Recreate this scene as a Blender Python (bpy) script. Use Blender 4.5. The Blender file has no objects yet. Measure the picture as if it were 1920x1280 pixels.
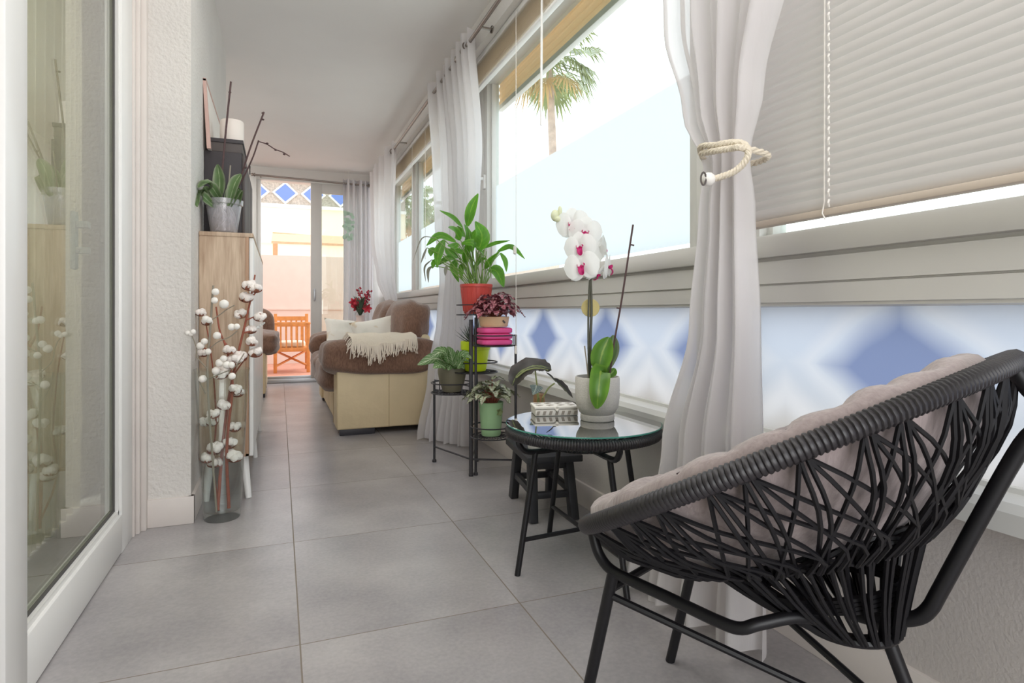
import bpy, bmesh, math, random
from mathutils import Vector as V, Matrix, noise
random.seed(7)
C = bpy.context.scene.collection
PI = math.pi
EYE = 0.83
FPX = 1120.0
TH = math.atan(436/1120)
S_, C_ = math.sin(TH), math.cos(TH)

# ------------------------------------------------------------------ camera
cam = bpy.data.cameras.new('camera'); co = bpy.data.objects.new('camera', cam); C.objects.link(co)
co.location = (0, 0, EYE); co.rotation_euler = (PI/2, 0, -TH)
cam.sensor_width = 36; cam.lens = FPX/1920*36; cam.shift_y = -56/1920; cam.clip_start = .02; cam.clip_end = 500
bpy.context.scene.camera = co

def at(px, py, d):
    "world point seen at a photo pixel, d metres in front of the lens"
    u = (px-960)/FPX; v = (584-py)/FPX
    return V((d*(S_+u*C_), d*(C_-u*S_), EYE+v*d))
def atY(px, py, Y):
    u = (px-960)/FPX; return at(px, py, Y/(C_-u*S_))

# ------------------------------------------------------------------ materials
def lin(c):
    return tuple(((x/255)/12.92 if x/255 <= .04045 else ((x/255+.055)/1.055)**2.4) for x in c)+(1,)
def new_mat(name):
    m = bpy.data.materials.new(name); m.use_nodes = True
    nt = m.node_tree; return m, nt, nt.nodes['Principled BSDF'], nt.nodes['Material Output']
def N(nt, t, **kw):
    n = nt.nodes.new(t)
    for k, v in kw.items(): setattr(n, k, v)
    return n
def mapping(nt, coord='Object', scale=(1, 1, 1)):
    tc = N(nt, 'ShaderNodeTexCoord'); mp = N(nt, 'ShaderNodeMapping'); mp.inputs['Scale'].default_value = scale
    nt.links.new(tc.outputs[coord], mp.inputs[0]); return mp.outputs[0]
def mathn(nt, op, a, b=None, clamp=False):
    n = N(nt, 'ShaderNodeMath', operation=op, use_clamp=clamp)
    for i, x in enumerate((a, b)):
        if x is None: continue
        if isinstance(x, (int, float)): n.inputs[i].default_value = x
        else: nt.links.new(x, n.inputs[i])
    return n.outputs[0]
def mixc(nt, fac, a, b, mode='MIX'):
    n = N(nt, 'ShaderNodeMix', data_type='RGBA', blend_type=mode)
    for i, x in ((0, fac), (6, a), (7, b)):
        if isinstance(x, (int, float)): n.inputs[i].default_value = x
        elif isinstance(x, tuple): n.inputs[i].default_value = x
        else: nt.links.new(x, n.inputs[i])
    return n.outputs[2]
def ramp(nt, fac, stops):
    n = N(nt, 'ShaderNodeValToRGB'); e = n.color_ramp.elements
    e.remove(e[1]); e[0].position = stops[0][0]; e[0].color = stops[0][1]
    for p, c in stops[1:]: q = e.new(p); q.color = c
    nt.links.new(fac, n.inputs[0]); return n.outputs[0]
def noise_tex(nt, vec, scale, detail=3):
    n = N(nt, 'ShaderNodeTexNoise'); n.inputs['Scale'].default_value = scale; n.inputs['Detail'].default_value = detail
    nt.links.new(vec, n.inputs['Vector']); return n.outputs['Fac']
def bump(nt, p, h, strength, dist=.01):
    b = N(nt, 'ShaderNodeBump'); b.inputs['Strength'].default_value = strength; b.inputs['Distance'].default_value = dist
    nt.links.new(h, b.inputs['Height']); nt.links.new(b.outputs[0], p.inputs['Normal'])
def mat(name, col, rough=.5, metal=0, var=.0, vscale=8, bumps=0, bscale=60, bdist=.004, coord='Object', scale=(1, 1, 1), transl=0, spec=.5, sheen=0):
    m, nt, p, out = new_mat(name); c = lin(col)
    p.inputs['Roughness'].default_value = rough; p.inputs['Metallic'].default_value = metal
    p.inputs['Specular IOR Level'].default_value = spec
    if sheen: p.inputs['Sheen Weight'].default_value = sheen
    v = mapping(nt, coord, scale); cs = None
    if var:
        f = noise_tex(nt, v, vscale, 4)
        cs = ramp(nt, f, [(.3, tuple(x*(1-var) for x in c[:3])+(1,)), (.7, tuple(min(1, x*(1+var)) for x in c[:3])+(1,))])
        nt.links.new(cs, p.inputs['Base Color'])
    else: p.inputs['Base Color'].default_value = c
    if bumps: bump(nt, p, noise_tex(nt, v, bscale, 3), bumps, bdist)
    if transl:
        t = N(nt, 'ShaderNodeBsdfTranslucent'); mx = N(nt, 'ShaderNodeMixShader'); mx.inputs[0].default_value = transl
        if cs: nt.links.new(cs, t.inputs[0])
        else: t.inputs[0].default_value = c
        nt.links.new(p.outputs[0], mx.inputs[1]); nt.links.new(t.outputs[0], mx.inputs[2]); nt.links.new(mx.outputs[0], out.inputs[0])
    return m
def glass_mat(name, tint=(255, 255, 255), refl=1.0, rough=0.0, ior=1.45):
    m, nt, p, out = new_mat(name); nt.nodes.remove(p)
    t = N(nt, 'ShaderNodeBsdfTransparent'); t.inputs[0].default_value = lin(tint)
    g = N(nt, 'ShaderNodeBsdfGlossy'); g.inputs['Roughness'].default_value = rough
    lw = N(nt, 'ShaderNodeLayerWeight'); lw.inputs[0].default_value = .5
    f5 = mathn(nt, 'POWER', lw.outputs['Facing'], 5.0)
    fr = mathn(nt, 'ADD', mathn(nt, 'MULTIPLY', f5, .9), .04)
    mx = N(nt, 'ShaderNodeMixShader')
    nt.links.new(mathn(nt, 'MULTIPLY', fr, refl, True), mx.inputs[0])
    nt.links.new(t.outputs[0], mx.inputs[1]); nt.links.new(g.outputs[0], mx.inputs[2]); nt.links.new(mx.outputs[0], out.inputs[0])
    return m
def sheer_mat(name, col, transp=.12, transl=.45, weave=False):
    m, nt, p, out = new_mat(name)
    p.inputs['Base Color'].default_value = lin(col); p.inputs['Roughness'].default_value = .9; p.inputs['Specular IOR Level'].default_value = .1
    t = N(nt, 'ShaderNodeBsdfTranslucent'); t.inputs[0].default_value = lin(col)
    a = N(nt, 'ShaderNodeMixShader'); a.inputs[0].default_value = transl
    b = N(nt, 'ShaderNodeMixShader'); b.inputs[0].default_value = transp
    tr = N(nt, 'ShaderNodeBsdfTransparent')
    nt.links.new(p.outputs[0], a.inputs[1]); nt.links.new(t.outputs[0], a.inputs[2])
    nt.links.new(a.outputs[0], b.inputs[1]); nt.links.new(tr.outputs[0], b.inputs[2]); nt.links.new(b.outputs[0], out.inputs[0])
    v = mapping(nt, 'Object', (40, 40, 6)); bump(nt, p, noise_tex(nt, v, 1, 3), .25, .01)
    return m
def leaf_mat(name, mid, body, edge, vein=0.0, transl=.25, under=None, spots=None, rough=.4, edgepos=.85):
    "leaf colours from across-the-blade UV: midrib, body, edge"
    m, nt, p, out = new_mat(name)
    uv = N(nt, 'ShaderNodeTexCoord'); sx = N(nt, 'ShaderNodeSeparateXYZ'); nt.links.new(uv.outputs['UV'], sx.inputs[0])
    a = mathn(nt, 'ABSOLUTE', mathn(nt, 'MULTIPLY', mathn(nt, 'SUBTRACT', sx.outputs[0], .5), 2))
    nz = noise_tex(nt, mapping(nt, 'Object'), 45, 3)
    a2 = mathn(nt, 'ADD', a, mathn(nt, 'MULTIPLY', mathn(nt, 'SUBTRACT', nz, .5), .25))
    col = ramp(nt, a2, [(.0, lin(mid)), (.04, lin(mid)), (.11, lin(body)), (.6, lin(body)), (edgepos, lin(edge)), (1, lin(edge))])
    if vein:
        w = mathn(nt, 'SINE', mathn(nt, 'MULTIPLY', mathn(nt, 'SUBTRACT', sx.outputs[1], mathn(nt, 'MULTIPLY', a, .25)), 45))
        col = mixc(nt, mathn(nt, 'MULTIPLY', mathn(nt, 'GREATER_THAN', w, .8), vein), col, lin(mid))
    if spots:
        sp = noise_tex(nt, mapping(nt, 'Object'), 110, 2)
        col = mixc(nt, mathn(nt, 'GREATER_THAN', sp, .56), col, lin(spots))
    rv = noise_tex(nt, mapping(nt, 'Object'), 14, 2)
    col = mixc(nt, 1.0, col, ramp(nt, rv, [(.3, (.72, .72, .72, 1)), (.7, (1.15, 1.15, 1.1, 1))]), 'MULTIPLY')
    nt.links.new(col, p.inputs['Base Color']); p.inputs['Roughness'].default_value = rough
    t = N(nt, 'ShaderNodeBsdfTranslucent'); nt.links.new(col, t.inputs[0])
    mx = N(nt, 'ShaderNodeMixShader'); mx.inputs[0].default_value = transl
    nt.links.new(p.outputs[0], mx.inputs[1]); nt.links.new(t.outputs[0], mx.inputs[2]); nt.links.new(mx.outputs[0], out.inputs[0])
    return m

M = {}
M['white_plaster'] = mat('white_plaster', (226, 223, 219), .9, bumps=.35, bscale=90, bdist=.006)
M['left_plaster'] = mat('left_plaster', (216, 212, 207), .92, bumps=.45, bscale=70, bdist=.012, var=.03, vscale=5)
M['lower_wall'] = mat('lower_wall', (198, 192, 188), .85, bumps=.22, bscale=130, bdist=.006)
M['ceiling'] = mat('ceiling_paint', (232, 229, 226), .95, var=.02, vscale=2)
M['upvc'] = mat('upvc', (222, 222, 218), .35)
M['frame_grey'] = mat('frame_grey', (205, 203, 199), .4)
M['base_tile'] = mat('baseboard_tile', (216, 208, 202), .5, var=.03)
M['dark_gap'] = mat('dark_gap', (84, 82, 80), .7)
M['steel'] = mat('brushed_steel', (150, 142, 136), .28, 1)
M['aluminium'] = mat('aluminium', (196, 198, 202), .35, .8)
M['black_metal'] = mat('black_metal', (22, 21, 24), .42, spec=.4)
M['stand_metal'] = mat('stand_metal', (52, 50, 54), .45)
M['cord'] = mat('black_cord', (15, 14, 18), .5, spec=.35)
M['wicker'] = mat('rim_wrap', (36, 33, 36), .42)
M['black_wood'] = mat('black_wood', (44, 44, 48), .5, var=.15, vscale=30)
M['cream_leather'] = mat('cream_leather', (216, 196, 158), .5, var=.05, vscale=6, bumps=.2, bscale=25, bdist=.01)
M['sofa_foot'] = mat('sofa_foot', (48, 46, 52), .5)
M['candle'] = mat('candle_wax', (236, 226, 218), .6)
M['white_lacquer'] = mat('white_lacquer', (232, 231, 228), .3)
M['black_box'] = mat('black_box', (62, 57, 60), .6)
M['dark_box'] = mat('dark_box', (86, 78, 76), .6)
M['rope'] = mat('cotton_rope', (222, 212, 194), .9, bumps=.5, bscale=200)
M['white_wood'] = mat('white_wood', (238, 235, 230), .5)
M['stem_brown'] = mat('stem_brown', (150, 84, 66), .8, var=.2, vscale=40)
M['stem_grey'] = mat('stem_grey', (150, 142, 128), .8)
M['stem_dark'] = mat('stem_dark', (84, 62, 62), .7, var=.15, vscale=60)
M['stem_green'] = mat('stem_green', (108, 140, 62), .5)
M['orchid_stem'] = mat('orchid_stem', (74, 74, 58), .5)
M['cotton'] = mat('cotton_fluff', (246, 238, 232), 1, bumps=.6, bscale=120, bdist=.006)
M['husk'] = mat('cotton_husk', (146, 92, 72), .9, var=.2, vscale=60)
M['berry'] = mat('white_berry', (244, 240, 234), .7)
M['soil'] = mat('soil', (74, 58, 50), 1, var=.3, vscale=80)
M['red_pot'] = mat('red_pot', (198, 74, 66), .4)
M['lime_pot'] = mat('lime_pot', (200, 222, 20), .4)
M['mint_pot'] = mat('mint_pot', (160, 198, 150), .45)
M['olive_pot'] = mat('olive_pot', (118, 112, 92), .5)
M['beige_pot'] = mat('beige_pot', (222, 184, 146), .6)
M['pink'] = mat('pink_plastic', (232, 84, 150), .5)
M['cork'] = mat('cork', (170, 132, 96), .9, var=.15, vscale=90)
M['speckled'] = mat('speckled_ceramic', (214, 210, 204), .75, var=.05, vscale=160, bumps=.5, bscale=220, bdist=.003)
M['white_carved'] = mat('white_carved', (240, 236, 228), .6)
M['recess_shade'] = mat('carved_recess_shade', (168, 160, 150), .9)
M['gold_disc'] = mat('gold_disc', (206, 190, 128), .5)
M['magenta'] = mat('orchid_lip', (196, 34, 112), .5, transl=.2)
M['petal'] = mat('orchid_petal', (245, 246, 244), .6, var=.02, vscale=30, transl=.3)
M['bud'] = mat('orchid_bud', (232, 236, 204), .6, transl=.2)
M['red_flower'] = mat('red_flower', (206, 52, 72), .6)
M['berry_red'] = mat('berry_red', (176, 52, 70), .5)
M['dark_foliage'] = mat('dark_foliage', (72, 92, 72), .6)
M['pine'] = mat('terrace_wood', (214, 144, 78), .5, var=.12, vscale=20)
M['seat_pad'] = mat('seat_pad', (226, 226, 208), .9)
M['peach_wall'] = mat('peach_wall', (226, 206, 192), .9, var=.02)
M['cream_wall'] = mat('cream_wall', (250, 240, 214), .9)
M['roof'] = mat('roof_tile', (222, 176, 140), .8, var=.08, vscale=20)
M['terracotta'] = mat('terracotta', (204, 150, 128), .7, var=.1, vscale=12)
M['blue_tile'] = mat('blue_tile', (112, 136, 206), .5)
M['white_tile'] = mat('white_tile', (246, 244, 238), .6)
M['grey_relief'] = mat('grey_relief', (186, 176, 164), .9, var=.25, vscale=25)
M['outside_ground'] = mat('outside_ground', (236, 234, 230), .95)
M['shutter'] = mat('roller_shutter', (236, 218, 190), .6, transl=.55)
M['blind'] = mat('blind_slat', (212, 208, 206), .5, transl=.05)
M['blind_rail'] = mat('blind_rail', (206, 192, 178), .5)
M['blind_stack'] = mat('blind_stack', (228, 220, 208), .6, transl=.3)
M['cordw'] = mat('white_cord', (232, 228, 222), .8)
M['palm_trunk'] = mat('palm_trunk', (196, 172, 158), .95, var=.2, vscale=3)
M['palm_green'] = mat('palm_green', (150, 160, 106), .7, var=.3, vscale=1.2, transl=.3)
M['palm_dry'] = mat('palm_dry', (214, 176, 122), .8, var=.2, vscale=2)
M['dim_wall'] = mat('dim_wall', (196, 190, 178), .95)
M['beige_sheer'] = sheer_mat('beige_sheer', (214, 208, 194), .08, .35)
M['sheer'] = sheer_mat('white_sheer', (234, 231, 232), .15, .45)
M['grey_curtain'] = mat('grey_curtain', (222, 221, 224), .9, bumps=.2, bscale=120, transl=.3)
M['throw'] = mat('throw_cloth', (226, 214, 196), .95, bumps=.6, bscale=140, bdist=.006)
M['fringe'] = mat('throw_fringe', (232, 220, 204), .95)
M['frame_cream'] = mat('picture_frame', (206, 172, 162), .7)
M['canvas'] = mat('picture_canvas', (234, 228, 222), .8)
M['shell'] = mat('shell_disc', (206, 226, 212), .4, transl=.4)
M['glass'] = glass_mat('window_glass', (244, 250, 248), .9)
M['door_glass'] = glass_mat('door_glass', (226, 232, 226), 1.7)
M['vase_glass'] = glass_mat('vase_glass', (251, 253, 252), 1.1)
M['table_glass'] = glass_mat('table_glass', (222, 238, 236), 4.0, ior=1.5)
M['glass_edge'] = mat('glass_edge', (96, 176, 160), .15, transl=.3)
def plastic_mat():
    m = glass_mat('clear_plastic', (246, 245, 247), 1.8, .12); nt = m.node_tree; out = nt.nodes['Material Output']; a = out.inputs[0].links[0].from_socket
    d = N(nt, 'ShaderNodeBsdfDiffuse'); d.inputs[0].default_value = lin((232, 230, 234)); mx = N(nt, 'ShaderNodeMixShader'); mx.inputs[0].default_value = .22
    nt.links.new(a, mx.inputs[1]); nt.links.new(d.outputs[0], mx.inputs[2]); nt.links.new(mx.outputs[0], out.inputs[0]); return m
M['clear_plastic'] = plastic_mat()

# wood panel
def wood_mat(name, a, b, scale):
    m, nt, p, out = new_mat(name)
    v = mapping(nt, 'Object', scale); n1 = noise_tex(nt, v, 4, 5); n2 = noise_tex(nt, v, 22, 3)
    c1 = ramp(nt, n1, [(.3, lin(a)), (.5, lin(b)), (.62, lin(a)), (.8, lin(b))])
    c = mixc(nt, .35, c1, ramp(nt, n2, [(.35, lin(a)), (.7, lin(b))]))
    nt.links.new(c, p.inputs['Base Color']); p.inputs['Roughness'].default_value = .6; return m
M['oak'] = wood_mat('light_oak', (168, 142, 118), (208, 186, 162), (6, 6, .55))
M['oak_edge'] = mat('oak_edge', (176, 142, 116), .6)

# brown chenille
def chenille(name, a, b):
    m, nt, p, out = new_mat(name)
    v = mapping(nt, 'Object'); n1 = noise_tex(nt, v, 7, 4); n2 = noise_tex(nt, mapping(nt, 'Object', (1, 1, .25)), 150, 2)
    c = mixc(nt, .5, ramp(nt, n1, [(.3, lin(a)), (.7, lin(b))]), ramp(nt, n2, [(.35, lin(a)), (.65, lin(b))]))
    nt.links.new(c, p.inputs['Base Color']); p.inputs['Roughness'].default_value = .95; p.inputs['Sheen Weight'].default_value = .4
    bump(nt, p, n2, .4, .004); return m
M['chenille'] = chenille('brown_chenille', (98, 70, 56), (140, 106, 86))
M['mauve'] = chenille('mauve_fabric', (142, 129, 128), (166, 152, 150))
M['seam'] = mat('cushion_crease_seam', (96, 84, 86), .95)
# leafy pillow
def pillow_mat():
    m, nt, p, out = new_mat('leafy_pillow')
    v = mapping(nt, 'Object'); n1 = noise_tex(nt, v, 9, 2); n2 = noise_tex(nt, v, 5, 1)
    c = ramp(nt, n1, [(.0, lin((214, 216, 204))), (.47, lin((238, 234, 224))), (.6, lin((238, 234, 224))), (.66, lin((220, 204, 178)))])
    nt.links.new(c, p.inputs['Base Color']); p.inputs['Roughness'].default_value = .9; return m
M['leafy'] = pillow_mat()
# floor tiles .59 x .71 m
def floor_mat():
    m, nt, p, out = new_mat('floor_tile')
    tc = N(nt, 'ShaderNodeTexCoord'); sx = N(nt, 'ShaderNodeSeparateXYZ'); nt.links.new(tc.outputs['Object'], sx.inputs[0])
    def grid(o, off, step, half):
        q = mathn(nt, 'DIVIDE', mathn(nt, 'SUBTRACT', o, off), step)
        fr = mathn(nt, 'FRACT', mathn(nt, 'ADD', q, 100.5))
        return mathn(nt, 'LESS_THAN', mathn(nt, 'ABSOLUTE', mathn(nt, 'SUBTRACT', fr, .5)), half/step), mathn(nt, 'FLOOR', mathn(nt, 'ADD', q, 100))
    g1, i1 = grid(sx.outputs[0], .048, .59, .0019); g2, i2 = grid(sx.outputs[1], .158, .7105, .0016)
    g = mathn(nt, 'MAXIMUM', g1, g2)
    cell = N(nt, 'ShaderNodeCombineXYZ'); nt.links.new(i1, cell.inputs[0]); nt.links.new(i2, cell.inputs[1])
    wn = N(nt, 'ShaderNodeTexWhiteNoise', noise_dimensions='3D'); nt.links.new(cell.outputs[0], wn.inputs['Vector'])
    off = N(nt, 'ShaderNodeVectorMath', operation='MULTIPLY_ADD'); nt.links.new(wn.outputs['Color'], off.inputs[0]); off.inputs[1].default_value = (7, 7, 7); nt.links.new(tc.outputs['Object'], off.inputs[2])
    n1 = noise_tex(nt, off.outputs[0], 3.2, 5); n2 = noise_tex(nt, off.outputs[0], 90, 2)
    c = ramp(nt, n1, [(.2, lin((132, 129, 132))), (.5, lin((162, 158, 159))), (.8, lin((190, 186, 185)))])
    c = mixc(nt, .25, c, ramp(nt, n2, [(.3, lin((138, 135, 136))), (.7, lin((184, 178, 178)))]))
    c = mixc(nt, g, c, lin((128, 118, 106)))
    nt.links.new(c, p.inputs['Base Color'])
    nt.links.new(mathn(nt, 'ADD', mathn(nt, 'MULTIPLY', g, .4), .29), p.inputs['Roughness'])
    p.inputs['Specular IOR Level'].default_value = .55
    return m
M['floor'] = floor_mat()
# frosted glass whose blurred view of blue diamonds outside is painted into its colour
def frosted_mat():
    m, nt, p, out = new_mat('frosted_diamond_glass'); nt.nodes.remove(p)
    tc = N(nt, 'ShaderNodeTexCoord'); sx = N(nt, 'ShaderNodeSeparateXYZ'); nt.links.new(tc.outputs['Object'], sx.inputs[0])
    def dia(off, zc, step, kz):
        q = mathn(nt, 'SUBTRACT', mathn(nt, 'FRACT', mathn(nt, 'ADD', mathn(nt, 'DIVIDE', mathn(nt, 'SUBTRACT', sx.outputs[1], off), step), 50.5)), .5)
        a = mathn(nt, 'ABSOLUTE', mathn(nt, 'MULTIPLY', q, step)); b = mathn(nt, 'MULTIPLY', mathn(nt, 'ABSOLUTE', mathn(nt, 'SUBTRACT', sx.outputs[2], zc)), kz)
        return mathn(nt, 'ADD', a, b)
    nz = mathn(nt, 'MULTIPLY', mathn(nt, 'SUBTRACT', noise_tex(nt, mapping(nt, 'Object'), 7, 1), .5), .06)
    d1 = mathn(nt, 'ADD', dia(.90, .70, .625, 1.25), nz); d2 = mathn(nt, 'ADD', dia(.90+.3125, .50, .625, 1.15), nz)
    base = ramp(nt, sx.outputs[2], [(.50, lin((222, 220, 214))), (.62, lin((206, 214, 220))), (.74, lin((210, 222, 234))), (.84, lin((214, 224, 236)))])
    c = mixc(nt, ramp(nt, d2, [(.06, (0, 0, 0, 1)), (.13, (.4, .4, .4, 1)), (.15, (.4, .4, .4, 1)), (.22, (0, 0, 0, 1))]), base, lin((244, 244, 242)))
    c = mixc(nt, ramp(nt, d2, [(.02, (.6, .6, .6, 1)), (.11, (0, 0, 0, 1))]), c, lin((196, 192, 182)))
    c = mixc(nt, ramp(nt, d1, [(.21, (0, 0, 0, 1)), (.25, (.35, .35, .35, 1)), (.31, (0, 0, 0, 1))]), c, lin((242, 244, 244)))
    c = mixc(nt, ramp(nt, d1, [(.13, (1, 1, 1, 1)), (.22, (0, 0, 0, 1))]), c, lin((134, 151, 188)))
    c = mixc(nt, 1.0, c, (.43, .435, .445, 1), 'MULTIPLY')
    t = N(nt, 'ShaderNodeBsdfTranslucent'); nt.links.new(c, t.inputs[0])
    g = N(nt, 'ShaderNodeBsdfGlossy'); g.inputs['Roughness'].default_value = .35
    mx = N(nt, 'ShaderNodeMixShader'); mx.inputs[0].default_value = .04
    nt.links.new(t.outputs[0], mx.inputs[1]); nt.links.new(g.outputs[0], mx.inputs[2]); nt.links.new(mx.outputs[0], out.inputs[0]); return m
M['frosted'] = frosted_mat()
def film_mat():
    m, nt, p, out = new_mat('privacy_film'); nt.nodes.remove(p)
    t = N(nt, 'ShaderNodeBsdfTranslucent'); t.inputs[0].default_value = (.53, .555, .59, 1)
    nt.links.new(t.outputs[0], out.inputs[0]); return m
M['film'] = film_mat()

M['lf_peace'] = leaf_mat('peace_lily_leaf', (126, 172, 60), (88, 148, 40), (108, 166, 54), .25, .35)
M['lf_dry'] = leaf_mat('dry_leaf_tip', (120, 116, 100), (112, 112, 100), (120, 110, 100), 0, .1)
M['lf_orchid'] = leaf_mat('orchid_leaf', (140, 172, 66), (92, 142, 44), (112, 158, 54), 0, .2, rough=.3)
M['lf_orchid_grey'] = leaf_mat('orchid_leaf_grey', (150, 168, 130), (92, 120, 72), (130, 142, 112), 0, .15, rough=.35)
M['lf_red'] = leaf_mat('red_begonia_leaf', (92, 46, 50), (176, 96, 112), (104, 42, 52), .3, .2, spots=(206, 150, 158))
M['lf_silver'] = leaf_mat('silver_begonia_leaf', (126, 60, 56), (186, 196, 168), (104, 118, 72), .5, .2, spots=(208, 212, 190))
M['lf_varieg'] = leaf_mat('variegated_leaf', (208, 220, 188), (104, 140, 84), (88, 130, 70), .6, .25)
M['lf_aloe'] = leaf_mat('aloe_leaf', (74, 92, 76), (66, 84, 70), (86, 104, 84), 0, .05)
M['lf_dark'] = leaf_mat('alocasia_leaf', (122, 134, 84), (58, 54, 52), (70, 64, 62), .0, .1)
M['lf_pale'] = leaf_mat('alocasia_young_leaf', (206, 216, 208), (118, 138, 138), (110, 130, 130), .7, .2)

# ------------------------------------------------------------------ mesh builder
def cr(pts, n):
    "smooth polyline through pts"
    pts = [V(p) for p in pts]
    if len(pts) == 2: return [pts[0].lerp(pts[1], i/n) for i in range(n+1)]
    out = []; k = len(pts)-1
    for i in range(n+1):
        t = i/n*k; j = min(int(t), k-1); f = t-j
        p1, p2 = pts[j], pts[j+1]; p0 = pts[j-1] if j > 0 else p1*2-p2; p3 = pts[j+2] if j+2 <= k else p2*2-p1
        out.append(.5*((2*p1)+(p2-p0)*f+(2*p0-5*p1+4*p2-p3)*f*f+(3*p1-p0-3*p2+p3)*f**3))
    return out
class B:
    def __init__(s): s.bm = bmesh.new(); s.uv = s.bm.loops.layers.uv.verify()
    def box(s, lo, hi, bev=0, seg=2, rot=None, pivot=None):
        lo, hi = V(lo), V(hi); t = bmesh.new()
        bmesh.ops.create_cube(t, size=1)
        for v in t.verts: v.co = V(((lo[i]+hi[i])/2+v.co[i]*(hi[i]-lo[i])) for i in range(3))
        if bev: bmesh.ops.bevel(t, geom=list(t.edges), offset=bev, segments=seg, affect='EDGES', profile=.5)
        if rot is not None:
            pv = V(pivot) if pivot else (lo+hi)/2
            for v in t.verts: v.co = pv+rot @ (v.co-pv)
        s.merge(t); return s
    def merge(s, t):
        mp = {}
        for v in t.verts: mp[v] = s.bm.verts.new(v.co)
        for f in t.faces:
            try: s.bm.faces.new([mp[v] for v in f.verts])
            except ValueError: pass
        t.free()
    def beam(s, a, b, w, h=None, bev=0, up=(0, 0, 1)):
        a, b = V(a), V(b); h = h or w; d = b-a; L = d.length; z = d.normalized()
        x = V(up).cross(z)
        if x.length < 1e-4: x = V((1, 0, 0))
        x.normalize(); y = z.cross(x); R = Matrix((x, y, z)).transposed(); t = bmesh.new(); bmesh.ops.create_cube(t, size=1)
        for v in t.verts: v.co = V((v.co.x*w, v.co.y*h, v.co.z*L))
        if bev: bmesh.ops.bevel(t, geom=list(t.edges), offset=bev, segments=2, affect='EDGES', profile=.5)
        for v in t.verts: v.co = (a+b)/2+R @ v.co
        s.merge(t); return s
    def tube(s, pts, r, seg=8, closed=False, caps=True):
        pts = [V(p) for p in pts]; n = len(pts); rr = r if isinstance(r, (list, tuple)) else [r]*n; rings = []; up = None
        for i, p in enumerate(pts):
            a = pts[(i-1) % n] if (closed or i > 0) else p; b = pts[(i+1) % n] if (closed or i < n-1) else p
            t = (b-a)
            if t.length < 1e-9: t = V((0, 0, 1))
            t.normalize()
            if up is None:
                up = V((0, 0, 1)) if abs(t.z) < .9 else V((1, 0, 0))
            up = (up-t*up.dot(t))
            if up.length < 1e-6: up = V((1, 0, 0))-t*t.x
            up.normalize(); sd = t.cross(up)
            rings.append([s.bm.verts.new(p+(up*math.cos(k*2*PI/seg)+sd*math.sin(k*2*PI/seg))*rr[i]) for k in range(seg)])
        for i in range(n if closed else n-1):
            A, Bq = rings[i], rings[(i+1) % n]
            for k in range(seg): s.bm.faces.new((A[k], A[(k+1) % seg], Bq[(k+1) % seg], Bq[k]))
        if caps and not closed:
            s.bm.faces.new(rings[0][::-1]); s.bm.faces.new(rings[-1])
        return s
    def lathe(s, prof, c=(0, 0, 0), seg=32, ax=None):
        c = V(c); rings = []; R = ax or Matrix.Identity(3)
        for r, z in prof:
            if r < 1e-5: rings.append([s.bm.verts.new(c+R @ V((0, 0, z)))])
            else: rings.append([s.bm.verts.new(c+R @ V((r*math.cos(k*2*PI/seg), r*math.sin(k*2*PI/seg), z))) for k in range(seg)])
        for A, Q in zip(rings, rings[1:]):
            for k in range(seg):
                k2 = (k+1) % seg
                if len(A) == 1 and len(Q) == 1: continue
                if len(A) == 1: s.bm.faces.new((A[0], Q[k2], Q[k]))
                elif len(Q) == 1: s.bm.faces.new((A[k], A[k2], Q[0]))
                else: s.bm.faces.new((A[k], A[k2], Q[k2], Q[k]))
        return s
    def grid(s, f, nu, nv, closeu=False):
        vs = [[s.bm.verts.new(f(i/nu, j/nv)) for j in range(nv+1)] for i in range(nu if closeu else nu+1)]
        for i in range(nu):
            i2 = (i+1) % len(vs) if closeu else i+1
            for j in range(nv):
                fc = s.bm.faces.new((vs[i][j], vs[i2][j], vs[i2][j+1], vs[i][j+1]))
                for l, (a, b) in zip(fc.loops, ((i, j), (i+1, j), (i+1, j+1), (i, j+1))): l[s.uv].uv = (a/nu, b/nv)
        return s
    def prism(s, poly, lo, hi, axis='Y'):
        "extrude a 2-D polygon along an axis"
        def p(a, b, t): return {'Y': (a, t, b), 'X': (t, a, b), 'Z': (a, b, t)}[axis]
        A = [s.bm.verts.new(p(a, b, lo)) for a, b in poly]; Q = [s.bm.verts.new(p(a, b, hi)) for a, b in poly]; n = len(poly)
        for i in range(n): s.bm.faces.new((A[i], A[(i+1) % n], Q[(i+1) % n], Q[i]))
        s.bm.faces.new(A[::-1]); s.bm.faces.new(Q); return s
    def blob(s, c, size, n=3.0, sub=4, R=None, wob=0, wf=5, seed=0):
        "pillowy superellipsoid"
        t = bmesh.new(); bmesh.ops.create_cube(t, size=2); bmesh.ops.subdivide_edges(t, edges=list(t.edges), cuts=sub*2, use_grid_fill=True)
        c = V(c); sz = V(size)/2
        for v in t.verts:
            d = v.co.copy(); k = (abs(d.x)**n+abs(d.y)**n+abs(d.z)**n)**(1/n); d /= k
            q = V((d.x*sz.x, d.y*sz.y, d.z*sz.z))
            if wob: q += d*wob*noise.noise(d*wf*.5+V((seed, seed*.7, 0)))
            v.co = c+(R @ q if R else q)
        s.merge(t); return s
    def ball(s, c, r, sub=2, sq=(1, 1, 1), wob=0):
        t = bmesh.new(); bmesh.ops.create_icosphere(t, subdivisions=sub, radius=1)
        for v in t.verts:
            k = 1+wob*noise.noise(v.co*1.7+V(c)*40)
            v.co = V(c)+V((v.co.x*sq[0], v.co.y*sq[1], v.co.z*sq[2]))*r*k
        s.merge(t); return s
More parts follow.
